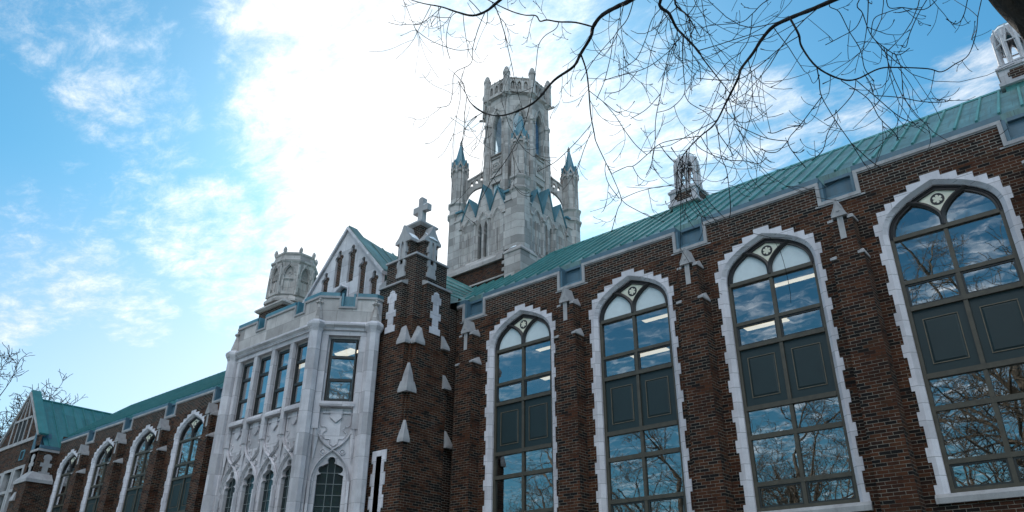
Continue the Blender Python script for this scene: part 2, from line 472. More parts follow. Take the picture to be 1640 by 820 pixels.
def copy_part(o, parent, dx, first=True):
    c = o.copy(); col.objects.link(c); c.parent = parent
    if first:
        w = origin(o) + Vector(dx); c.location = w - origin(parent); WORG[c.name] = w
    else: WORG[c.name] = origin(o) + Vector(dx)
    for ch in list(o.children): copy_part(ch, c, dx, False)
    return c
def cat_rom(pts, k=6):
    pts = [Vector(p) for p in pts]; out = []
    for i in range(len(pts) - 1):
        p0 = pts[max(i - 1, 0)]; p1 = pts[i]; p2 = pts[i + 1]; p3 = pts[min(i + 2, len(pts) - 1)]
        for j in range(k):
            t = j / k
            out.append(.5 * ((2 * p1) + (p2 - p0) * t + (2 * p0 - 5 * p1 + 4 * p2 - p3) * t * t + (3 * p1 - p0 - 3 * p2 + p3) * t ** 3))
    out.append(pts[-1]); return out
def circ(u, v, r, n=14, a0=0.): return [(u + r * math.cos(a0 + 2 * math.pi * i / n), v + r * math.sin(a0 + 2 * math.pi * i / n)) for i in range(n)]

#@@STRUCTURE
# ------------------------------------------------------------------ ground
def ground():
    b = MB(); b.face([(-900, -900, 0), (900, -900, 0), (900, 900, 0), (-900, 900, 0)])
    build(b, 'lawn', 'grass', kind='structure')
    b = MB(); b.face([(-80, -18.5, .004), (40, -18.5, .004), (40, -15.0, .004), (-80, -15.0, .004)])
    build(b, 'path', 'concrete', kind='structure')
ground()

FAC = Frame((0, 0, 0))
# ------------------------------------------------------------------ tall pointed windows
_half = cat_rom([(1.06, 0, 0), (1.055, .12, 0), (1.02, .28, 0), (.945, .43, 0), (.82, .565, 0), (.64, .69, 0), (.43, .80, 0), (.21, .89, 0), (0, .965, 0)], 3)
ZSP = 9.26
def arch(d):
    sx, sz = (1.06 + d) / 1.06, (.965 + d) / .965
    r = [(p.x * sx, ZSP + p.y * sz) for p in _half]
    return r + [(-u, v) for u, v in r[-2::-1]]
def opening(d, zb): return [(-(1.06 + d), zb), (1.06 + d, zb)] + arch(d)
def quoin_outline():
    r = []; z = 9.38; wide = False
    seg = [(1.29, 9.38, 9.65)]
    while z > 4.05:
        h = .406 if not wide else .271
        seg.append((1.225 if not wide else 1.285, max(z - h, 4.05), z)); z -= h; wide = not wide
    for u, a, c in reversed(seg): r += [(u, a), (u, c)]
    for u, a, c in ((1.17, 9.65, 9.92), (.98, 9.92, 10.06), (.755, 10.06, 10.2), (.485, 10.2, 10.34), (.19, 10.34, 10.465)): r += [(u, a), (u, c)]
    return r + [(-u, v) for u, v in reversed(r)]
QUOIN = quoin_outline()
def make_window(bld, xc, board):
    F = Frame((xc, 0, 0)); org = (xc, 0, 0)
    b = MB(); W0, W1 = -.21, -.135
    for s in (-1, 1): b.box(F, s * 1.06 if s < 0 else .985, -.985 if s < 0 else 1.06, 4.08, 9.26, W0, W1)
    cuts = [4.16, 4.596, 4.687, 5.585, 5.685, 6.22, 6.32, 7.632, 7.723, 8.217, 8.298, 9.216]
    for k in range(0, 12, 2): b.box(F, -.04, .04, cuts[k], cuts[k + 1], W0, W1 + .004)
    for z0, z1, e in ((4.08, 4.16, 0), (4.596, 4.687, 0), (5.585, 5.685, 0), (6.22, 6.32, .012), (7.632, 7.723, .012), (8.217, 8.298, 0), (9.216, 9.307, .02)):
        b.box(F, -.985, .985, z0, z1, W0, W1 + .008 + e)
    w = build(b, 'window', 'bronze_frame', bld, org)
    for z0, z1 in ((4.16, 4.596), (7.723, 8.217)):
        for u0, u1 in ((-.985, -.04), (.04, .985)):
            t = .038; b = MB()
            b.box(F, u0, u1, z0, z0 + t, -.2, -.15); b.box(F, u0, u1, z1 - t, z1, -.2, -.15)
            b.box(F, u0, u0 + t, z0 + t, z1 - t, -.2, -.15); b.box(F, u1 - t, u1, z0 + t, z1 - t, -.2, -.15)
            build(b, 'sash', 'black_frame', w, org)
    for z0, z1 in ((4.16, 6.22), (7.723, 9.216)):
        b = MB()
        for v0, v1 in ([(4.12, 4.64), (4.64, 5.63), (5.63, 6.24)] if z0 < 5 else [(7.7, 8.26), (8.26, 9.25)]):
            for u0, u1 in ((-.99, 0), (0, .99)):
                d = [random.uniform(-.006, .006) for _ in range(3)]
                b.face([F(u0, v0, -.18 + d[0]), F(u1, v0, -.18 + d[1]), F(u1, v1, -.18 + d[1] + d[2]), F(u0, v1, -.18 + d[0] + d[2])])
        build(b, 'pane', 'window_glass', w, org)
    b = MB(); b.plate(F, [(-1.0, 9.307), (1.0, 9.307)] + arch(-.05)[2:-2], w1=-.19)
    build(b, 'lunette_pane', 'lunette_board' if board else 'window_glass', w, org)
    for s in (-1, 1):
        b = MB(); u0, u1 = (.04, .985) if s > 0 else (-.985, -.04)
        b.plate(F, [(u0, 6.32), (u1, 6.32), (u1, 7.632), (u0, 7.632)], w0=-.2, w1=-.172)
        uu = (.215, .805) if s > 0 else (-.805, -.215)
        b.hull([F(u, v, ww) for k_, ww in ((0, -.173), (.03, -.158)) for u in (uu[0] + k_, uu[1] - k_) for v in (6.525 + k_, 7.41 - k_)])
        b.cur = 1
        for a, c, d, e in ((.19, .83, 6.5, 6.514), (.19, .83, 7.42, 7.434), (.19, .204, 6.514, 7.42), (.816, .83, 6.514, 7.42)):
            b.box(F, *((a, c) if s > 0 else (-c, -a)), d, e, -.18, -.157)
        build(b, 'spandrel_panel', ['spandrel', 'spandrel_trim'], w, org)
    # painted tracery in the head
    b = MB()
    b.strip(F, arch(.0), -.135, arch(-.05), -.122); b.strip(F, arch(-.05), -.122, arch(-.065), -.14); b.strip(F, arch(-.065), -.14, arch(-.105), -.132); b.strip(F, arch(-.105), -.132, arch(-.115), -.2)
    for s in (-1, 1):
        c = cat_rom([(s * .012, 9.3, 0), (s * .014, 9.48, 0), (s * .06, 9.62, 0), (s * .2, 9.79, 0), (s * .38, 9.92, 0), (s * .62, 10.02, 0)], 4)
        b.tube([F(p.x, p.y, -.155) for p in c], .056, 6); b.tube([F(p.x, p.y, -.112) for p in c], .026, 6)
    build(b, 'tracery', 'tracery_paint', w, org)
    b = MB()
    h = [(.0, 9.58), (.07, 9.68), (.2, 9.82), (.36, 9.92), (.5, 9.98), (.3, 10.08), (.12, 10.15), (0, 10.19)]
    b.plate(F, h + [(-u, v) for u, v in h[-2:0:-1]], w1=-.17)
    b.cur = 1; b.plate(F, circ(0, 9.915, .135, 20), w0=-.17, w1=-.162)
    b.cur = 0
    for k in range(6):
        a = math.pi / 2 + k * math.pi / 3
        b.plate(F, circ(.066 * math.cos(a), 9.915 + .066 * math.sin(a), .03, 10), w0=-.162, w1=-.158 + .0004 * k)
    b.plate(F, circ(0, 9.915, .05, 12), w0=-.162, w1=-.155)
    build(b, 'rosette', ['cream_panel', 'tracery_paint'], w, org)
    b = MB()
    b.plate(F, QUOIN, [opening(.085, 4.06)], w0=-.03, w1=.016, hsides=False)
    lo, li = opening(.085, 4.06), opening(0, 4.06)
    b.strip(F, lo[1:] + lo[:1], .016, li[1:] + li[:1], -.075); b.strip(F, li[1:] + li[:1], -.075, li[1:] + li[:1], -.22)
    build(b, 'stone_surround', 'trim_stone', w, org)
    b = MB()
    b.hull([F(u, v, ww) for u in (-1.3, 1.3) for v, ww in ((3.9, .06), (4.0, .07), (4.07, .015), (4.085, -.14), (3.9, -.2))])
    build(b, 'sill', 'weathered_stone', w, org)
    return w

# ------------------------------------------------------------------ buttresses
def wedge(b, fr, u_in, u_out, w_front, w_back, z0, zt, lip=.05):
    """sloped set-off stone: rises from its outer edge to the upper inner corner"""
    b.hull([fr(u_in, z0, w_back), fr(u_out, z0, w_back), fr(u_in, z0, w_front), fr(u_out, z0, w_front),
            fr(u_in, z0 + lip, w_front), fr(u_out, z0 + lip, w_front), fr(u_out, z0 + lip, w_back),
            fr(u_in, zt, w_back), fr(u_in + (u_out - u_in) * .3, zt, w_back), fr(u_in, zt - .06, w_back + (w_front - w_back) * .35)])
def make_buttress(bld, xc):
    F = Frame((xc, 0, 0)); org = (xc, 0, 0)
    b = MB()
    b.box(F, -.335, .335, 0, 8.98, -.02, .38)
    b.box(F, -.245, .245, 8.98, 9.86, -.02, .34)
    w = build(b, 'buttress', 'old_brick', bld, org)
    for s in (-1, 1):
        b = MB(); wedge(b, F, s * .22, s * .355, .40, .0, 8.95, 9.22)
        build(b, 'setoff', 'weathered_stone', w, org)
    b = MB()
    for s in (-1, 1):
        wedge(b, F, s * .15, s * .275, .35, .0, 9.85, 10.11)
    # central gablet with curved gable front and ridge back to the wall
    g = [(-.165, 9.93), (.165, 9.93), (.155, 9.98), (.085, 10.11), (.036, 10.25), (0, 10.38), (-.036, 10.25), (-.085, 10.11), (-.155, 9.98)]
    b.plate(F, g, w0=-.0, w1=.395)
    b.tube([F(u, v, .4) for u, v in g[3:7][::1]], .012, 5); b.tube([F(u, v, .4) for u, v in g[5:9]], .012, 5)
    b.plate(F, circ(0, 10.07, .035, 8), w0=.39, w1=.41)
    build(b, 'cap_stone', 'weathered_stone', w, org)
    b = MB()
    b.plate(F, [(-.062, 9.4), (.062, 9.4), (.062, 9.95), (-.062, 9.95)], [[(-.036, 9.44), (.036, 9.44), (.036, 9.84), (0, 9.90), (-.036, 9.84)]], w0=.33, w1=.352)
    b.plate(F, [(-.045, 9.42), (.045, 9.42), (.045, 9.93), (-.045, 9.93)], w1=.343)
    build(b, 'niche', 'weathered_stone', w, org)
    return w

# ------------------------------------------------------------------ a wing: wall, parapet, roof
def wing_wall(bld, x0, x1, wins, y=0.):
    b = MB()
    F = Frame((0, y, 0))
    b.plate(F, [(x0, 0), (x1, 0), (x1, 10.49), (x0, 10.49)], [[(xc + u, v) for u, v in opening(.12, 3.98)] for xc in wins], w0=-.22, w1=0, sides=False)
    return b
def parapet(bld, x0, x1, cren, y=0.):
    F = Frame((0, y, 0))
    edges = []; a = x0
    for c in cren: edges.append((a, c - .47)); a = c + .47
    edges.append((a, x1)); edges = [(p, q) for p, q in edges if q > p + .02]
    b = MB()
    b.plate(F, [(x0, 10.49), (x1, 10.49), (x1, 10.505), (x0, 10.505)], w0=-.3, w1=0.)
    for p, q in edges: b.box(F, p, q, 10.505, 11.03, -.3, 0)
    build(b, 'parapet', 'repointed_brick', bld)
    b = MB()
    for p, q in edges:
        p2, q2 = p - (0 if p == x0 else .0), q
        b.box(F, p2 - (0 if p == x0 else .08), q2 + (0 if q == x1 else .08), 11.03, 11.105, -.3, .045)
        b.box(F, p2, q2, 11.0, 11.03, -.02, .02)
    for c in cren:
        for s in (-1, 1):
            u0, u1 = sorted((c + s * .47, c + s * .39))
            b.box(F, u0, u1, 10.505, 11.03, -.3, .042)
        b.box(F, c - .39, c + .39, 10.505, 10.585, -.3, .04)
        b.box(F, c - .55, c + .55, 10.47, 10.504, -.02, .02)
    build(b, 'coping', 'weathered_stone', bld)
    b = MB()
    for p, q in edges:
        b.box(F, p - (0 if p == x0 else .1), q + (0 if q == x1 else .1), 11.108, 11.235, -.34, .03)
    for c in cren:
        for s in (-1, 1):
            u0, u1 = sorted((c + s * .388, c + s * .315))
            b.box(F, u0, u1, 10.588, 11.106, -.3, .005)
        b.hull([F(c + s * .312, v, w) for s in (-1, 1) for v, w in ((10.588, 0), (10.61, 0), (10.78, -.2), (10.588, -.3))])
        b.box(F, c - .312, c + .312, 10.7, 11.11, -.26, -.2)
        b.box(F, c - .29, c + .29, 11.112, 11.19, -.3, -.12)
    build(b, 'flashing', 'lead_flashing', bld)
def gable_roof_seams(b, x0, x1, yb, zb, yr, zr, sp=.42, x_off=0., r=.026):
    n = int((x1 - x0) / sp)
    d = Vector((0, yr - yb, zr - zb)).normalized(); nn = Vector((0, -d.z, d.y))
    for k in range(n + 1):
        x = x0 + x_off + k * sp
        if x > x1: break
        b.hull([Vector((x + s * r, yb, zb)) + nn * h for s in (-1, 1) for h in (0, .052)] + [Vector((x + s * r, yr, zr)) + nn * h for s in (-1, 1) for h in (0, .052)])
def wing_roof(bld, x0, x1, matname, cut=None):
    yb, zb, yr, zr = .28, 11.42, 4.0, 14.33
    b = MB()
    b.face([(x0, yb, zb), (x1, yb, zb), (x1, yr, zr), (x0, yr, zr)])
    b.face([(x1, 2 * yr - yb, zb), (x0, 2 * yr - yb, zb), (x0, yr, zr), (x1, yr, zr)])
    b.face([(x0, yb, zb), (x0, yr, zr), (x0, 2 * yr - yb, zb)]); b.face([(x1, yb, zb), (x1, 2 * yr - yb, zb), (x1, yr, zr)])
    b.cur = 1
    gable_roof_seams(b, x0, x1, yb, zb, yr, zr, .42, .13)
    b.hull([(x, yr + dy, zr + dz) for x in (x0, x1) for dy, dz in ((-.09, -.05), (.09, -.05), (0, .055))])
    b.cur = 0
    b.face([(x0, .3, 11.0), (x1, .3, 11.0), (x1, .28, 11.42), (x0, .28, 11.42)])
    return build(b, 'roof', [matname, 'copper_seam' if matname == 'copper_roof' else 'copper_seam_dark'], bld)
def room(bld, x0, x1):
    b = MB()
    for z0, z1 in ((7.0, 9.6), (3.9, 6.6)):
        b.face([(x0, .36, z0), (x1, .36, z0), (x1, 6.5, z0), (x0, 6.5, z0)])
        b.face([(x0, 6.5, z0), (x1, 6.5, z0), (x1, 6.5, z1), (x0, 6.5, z1)])
        for x in (x0, x1): b.face([(x, .36, z0), (x, 6.5, z0), (x, 6.5, z1), (x, .36, z1)])
        b.face([(x0, .7, z1), (x1, .7, z1), (x1, 6.5, z1), (x0, 6.5, z1)])
        b.cur = 1
        b.wbox(x0, x1, .36, .7, z1 - .32, z1)
        b.cur = 0
    build(b, 'room', ['interior', 'ceiling_white'], bld)
def shell(b, x0, x1, y0, y1, z1, front=False):
    b.face([(x0, y0, 0), (x0, y1, 0), (x0, y1, z1), (x0, y0, z1)]); b.face([(x1, y1, 0), (x1, y0, 0), (x1, y0, z1), (x1, y1, z1)])
    b.face([(x1, y1, 0), (x0, y1, 0), (x0, y1, z1), (x1, y1, z1)])

# right-hand wing
RW = empty('brick_wing', (-5, 4, 0), 'long brick wing with four tall pointed windows, between the stone bay and the tree trunk', 'building')
XR0, XR1 = -15.85, 5.6
WX = [-13.29, -9.58, -5.87, -2.16]
b = wing_wall(RW, XR0, XR1, WX); shell(b, XR0, XR1, .0, 7.8, 11.4)
build(b, 'wall', 'old_brick', RW)
CREN = [-15.13, -11.42, -7.71, -4.0, -.29, 3.42]
parapet(RW, XR0, XR1, CREN)
roof_r = wing_roof(RW, -17.6, XR1, 'copper_roof')
room(RW, XR0 + .3, XR1 - .3)
w0 = make_window(RW, WX[0], True)
for x in WX[1:3]: make_window(RW, x, True)
make_window(RW, WX[3], False)
bt = make_buttress(RW, CREN[0] + .01)
for x in CREN[1:]: copy_part(bt, RW, (x - CREN[0], 0, 0))

# left-hand wing
LW = empty('brick_wing', (-34, 4, 0), 'receding brick wing with four pointed windows, between the stone bay and gabled end wing', 'building')
XL0, XL1 = -45.3, -25.2
LX = [-31.5, -35.52, -39.53, -43.55]
b = wing_wall(LW, XL0, XL1, LX); shell(b, XL0, XL1, .0, 7.8, 11.4)
build(b, 'wall', 'old_brick', LW)
LCREN = [-41.6, -37.65, -33.6, -29.6]
parapet(LW, XL0, XL1, LCREN)
wing_roof(LW, -47.3, -24.8, 'copper_dark')
room(LW, XL0 + .3, XL1 - .3)
w0 = make_window(LW, LX[0], False)
for x in LX[1:]: copy_part(w0, LW, (x - LX[0], 0, 0))
bt = make_buttress(LW, LCREN[3])
for x in LCREN[:3]: copy_part(bt, LW, (x - LCREN[3], 0, 0))

# ceiling lights in the upper rooms
lamp_n = 0
def lamp(x0, x1, y, z, label, group):
    e = empty('ceiling_light', ((x0 + x1) / 2, y, z), label, 'light fitting', group)
    b = MB(); b.wbox(x0 - .03, x1 + .03, y - .23, y + .23, z - .06, z); build(b, 'housing', 'fixture', e)
    b = MB(); b.hull([(x, y + dy, z + dz) for x in (x0, x1) for dy, dz in ((-.2, -.062), (.2, -.062), (-.15, -.1), (.15, -.1))]); build(b, 'diffuser', 'lamp_glow', e)
NTH = ['first pointed window right of the stone bay', 'second pointed window right of the stone bay', 'third pointed window right of the stone bay', 'fourth pointed window right of the stone bay']
for i, x in enumerate(WX[:3]):
    lamp(x - .38, x + .68, 1.25, 9.6, 'near strip light in the ' + NTH[i], 'ceiling lights behind the pointed windows')
    lamp(x - 2.2, x - 1.0, 3.6, 9.6, 'deeper strip light in the ' + NTH[i], 'ceiling lights behind the pointed windows')

# ------------------------------------------------------------------ roof ventilators
def ventilator(bld, xc, yc, zb):
    F = Frame((xc, yc - .46, 0)); org = (xc, yc, zb)
    b = MB()
    b.wbox(xc - .42, xc + .42, yc - .42, yc + .42, zb - .75, zb - .02)
    v = build(b, 'ventilator', 'copper_seam', bld, org)
    b = MB(); b.wbox(xc - .52, xc + .52, yc - .52, yc + .52, zb - .02, zb + .07)
    b.wbox(xc - .46, xc + .46, yc - .46, yc + .46, zb + .07, zb + .46)
    b.hull([(xc + sx * r, yc + sy * r, z) for sx in (-1, 1) for sy in (-1, 1) for r, z in ((.5, zb + .462), (.5, zb + .53), (.4, zb + .62))])
    b2 = MB()
    for k, (ux, uy) in enumerate(((1, 0), (0, 1), (-1, 0), (0, -1))):
        f = Frame((xc + uy * .463, yc - ux * .463, 0), (ux, uy, 0))
        b2.plate(f, [(-.22, zb + .12), (.3, zb + .12), (.3, zb + .2), (.24, zb + .2), (.24, zb + .27), (.3, zb + .27), (.3, zb + .4), (-.22, zb + .4), (-.22, zb + .33), (-.28, zb + .33), (-.28, zb + .2), (-.22, zb + .2)], w0=-.01, w1=.004)
    c = (xc, yc)
    # octagonal open lantern
    for k in range(8):
        a = math.pi / 8 + k * math.pi / 4
        px, py = xc + .35 * math.cos(a), yc + .35 * math.sin(a)
        b.tube([(px, py, zb + .6), (px, py, zb + 1.72)], .062, 6)
        b.tube([(px * 1.0 + .05 * math.cos(a), py + .05 * math.sin(a), zb + .6), (px + .03 * math.cos(a), py + .03 * math.sin(a), zb + 1.55)], .045, 5)
    ap = .36 * math.cos(math.pi / 8)
    for k in range(8):
        a = k * math.pi / 4
        f = Frame((xc + ap * math.cos(a), yc + ap * math.sin(a), 0), (-math.sin(a), math.cos(a), 0))
        hw = .138
        b.plate(f, [(-hw, zb + 1.2), (-.08, zb + 1.2), (-.075, zb + 1.38), (-.045, zb + 1.5), (0, zb + 1.58), (.045, zb + 1.5), (.075, zb + 1.38), (.08, zb + 1.2), (hw, zb + 1.2), (hw, zb + 1.78), (-hw, zb + 1.78)], w0=-.08, w1=.03)
        b.plate(f, [(-hw, zb + 1.3), (hw, zb + 1.3), (0, zb + 1.86)], [[(-.08, zb + 1.33), (.08, zb + 1.33), (0, zb + 1.7)]], w0=.03, w1=.06)
        b.plate(f, [(-hw, zb + .6), (hw, zb + .6), (hw, zb + .72), (-hw, zb + .72)], w0=-.08, w1=.02)
    build(b, 'stone_lantern', 'limestone', v, org)
    build(b2, 'brick_panel', 'repointed_brick', v, org)
    b = MB(); b.rings(c, [(.36, zb + 1.78), (.33, zb + 1.9), (.16, zb + 1.98)]); build(b, 'cap', 'copper_spire', v, org)
    b = MB(); b.rings(c, [(.37, zb + 1.785), (.345, zb + 1.86), (.30, zb + 1.89)], cap=False)
    b.hull([(xc + dx, yc + dy, zb + dz) for dx, dy, dz in ((-.44, -.44, .625), (.2, -.44, .625), (-.44, .1, .625), (-.1, -.3, .72), (-.3, -.2, .74), (-.35, 0, .66))])
    build(b, 'snow', 'snow', v, org)
    return v
ventilator(RW, -9.37, 3.76, 13.98)
ventilator(RW, -.08, 3.76, 13.98)
# ------------------------------------------------------------------ entrance pavilion
PV = empty('entrance_pavilion', (-20.6, 0, 0), 'gabled brick pavilion with a pale stone bay and a stone cross on its pier', 'building')
PXC = -20.63; YG = -1.0
b = MB()
b.wbox(-25.3, -15.95, -.99, 7.5, 0, 11.0)
b.box(Frame((0, -.98, 0)), -18.5, -16.9, 11.0, 12.12, -2, 0)
b.box(Frame((0, -.98, 0)), -24.4, -22.78, 11.0, 12.12, -2, 0)
build(b, 'wall', 'repointed_brick', PV)
b = MB()
for s in (-1, 1):
    c = PXC + s * 2.13
    b.hull([(c, y, z) for y in (-1.06, -.5) for z in (12.1, 12.22)] + [(c + s * 1.6, y, z) for y in (-1.06, -.5) for z in (12.1, 12.75)])
build(b, 'shoulder_coping', 'weathered_stone', PV)

def trefoil(u, z0, z1, w=.23, r=.1):
    """lancet with a three-lobed head (ccw)"""
    zl = z1 - 2.0 * r - .16
    pts = [(-w * .78, z0), (w * .78, z0), (w * .78, zl - .1)]
    for a in range(-70, 111, 30): pts.append((w * .62 + r * math.cos(R(a)), zl + r * math.sin(R(a))))
    for a in range(-30, 211, 30): pts.append((r * math.cos(R(a)), zl + r + .12 + r * math.sin(R(a))))
    for a in range(70, 251, 30): pts.append((-w * .62 + r * math.cos(R(a)), zl + r * math.sin(R(a))))
    pts.append((-w * .78, zl - .1))
    return [(u + p, q) for p, q in pts]
G = Frame((PXC, YG, 0))
ZA, HW, ZF = 15.06, 2.13, 12.72
nich = [(-.37, 12.9, 14.42), (.37, 12.9, 14.42), (-1.06, 12.2, 13.72), (1.04, 12.2, 13.72), (-1.72, 11.6, 12.98), (1.71, 11.6, 12.98)]
b = MB()
b.plate(G, [(-HW, 11.0), (HW, 11.0), (HW, ZF), (0, ZA), (-HW, ZF)], [trefoil(*n) for n in nich] + [[(-.35, 12.2), (.35, 12.2), (.35, 12.62), (0, 12.8), (-.35, 12.62)]], w0=-.12, w1=0)
gb = build(b, 'gable', 'limestone', PV)
b = MB(); b.plate(G, [(-HW + .02, 11.0), (HW - .02, 11.0), (HW - .02, ZF), (0, ZA - .03), (-HW + .02, ZF)], w1=-.09)
build(b, 'brick_niche', 'repointed_brick', gb)
b = MB(); b.plate(G, [(-.34, 12.2), (.34, 12.2), (.34, 12.6), (0, 12.78), (-.34, 12.6)], w1=-.07); build(b, 'attic_pane', 'leaded_glass', gb)
b = MB()
for s in (-1, 1):
    b.tube([G(s * .38, 12.15, .03), G(s * .38, 12.66, .03), G(0, 12.86, .03)], .035, 4)
build(b, 'hood', 'trim_stone', gb)
b = MB()
for s in (-1, 1):
    b.hull([G(s * u, v, w) for w in (-.35, .09) for u, v in ((HW + .06, ZF - .05), (HW + .1, ZF + .05), (0, ZA + .04), (0, ZA + .16))])
build(b, 'rake_coping', 'limestone', gb)
b = MB()
sl_ = (ZA - ZF) / HW
for s in (-1, 1):
    b.hull([G(s * u, v, w) for w in (-.36, .02) for u, v in ((HW + .1, ZF + .055), (HW + .1, ZF + .12), (0, ZA + .165), (0, ZA + .235))])
# hipped copper roof behind the gable
z_t = ZA + .1
def hp(u, y, z): return (PXC + u, y, z)
E0 = 2.9
zlow = z_t - E0 * sl_
for s in (-1, 1):
    b.face([hp(0, -.65, z_t - .02), hp(s * HW, -.65, z_t - HW * sl_), hp(s * HW, .6, z_t - HW * sl_), hp(s * .45, .45, z_t - .45 * sl_)])
    b.face([hp(s * .45, .45, z_t - .45 * sl_), hp(s * HW, .6, z_t - HW * sl_), hp(s * HW, 7, z_t - HW * sl_), hp(s * .45, 7, z_t - .45 * sl_)])
    for y in (-.2, .3, .8, 1.3):
        b.tube([hp(s * .4, y, z_t - .4 * sl_ + .02), hp(s * HW, y, z_t - HW * sl_ + .02)], .022, 4)
# lower slope down to the right wing's roof
b.face([hp(2.2, .2, 12.9), hp(5.1, .2, 11.05), hp(5.1, 4.4, 11.05), hp(2.2, 4.4, 12.9)])
build(b, 'gable_roof', 'copper_roof', PV)
b = MB()
# valley roof between pavilion and tower base
P0 = [(-18.6, .5, 13.35), (-17.2, .5, 12.5), (-15.75, .32, 11.42), (-15.95, -.2, 11.3), (-18.6, -.2, 12.95)]
b.face([(-19.0, 2.1, 14.0), (-16.65, 1.56, 12.45), (-15.55, .2, 11.32), (-15.9, -.35, 11.1), (-19.0, -.35, 13.0)])
b.cur = 1
for k in range(6):
    f = k / 5.5
    b.tube([Vector((-19.0, 2.1 - 2.4 * f, 14.0 - .95 * f + .02)), Vector((-16.65 + .95 * f, 1.56 - 1.7 * f, 12.45 - 1.2 * f + .02))], .022, 4)
build(b, 'valley_roof', ['copper_roof', 'copper_seam'], PV)

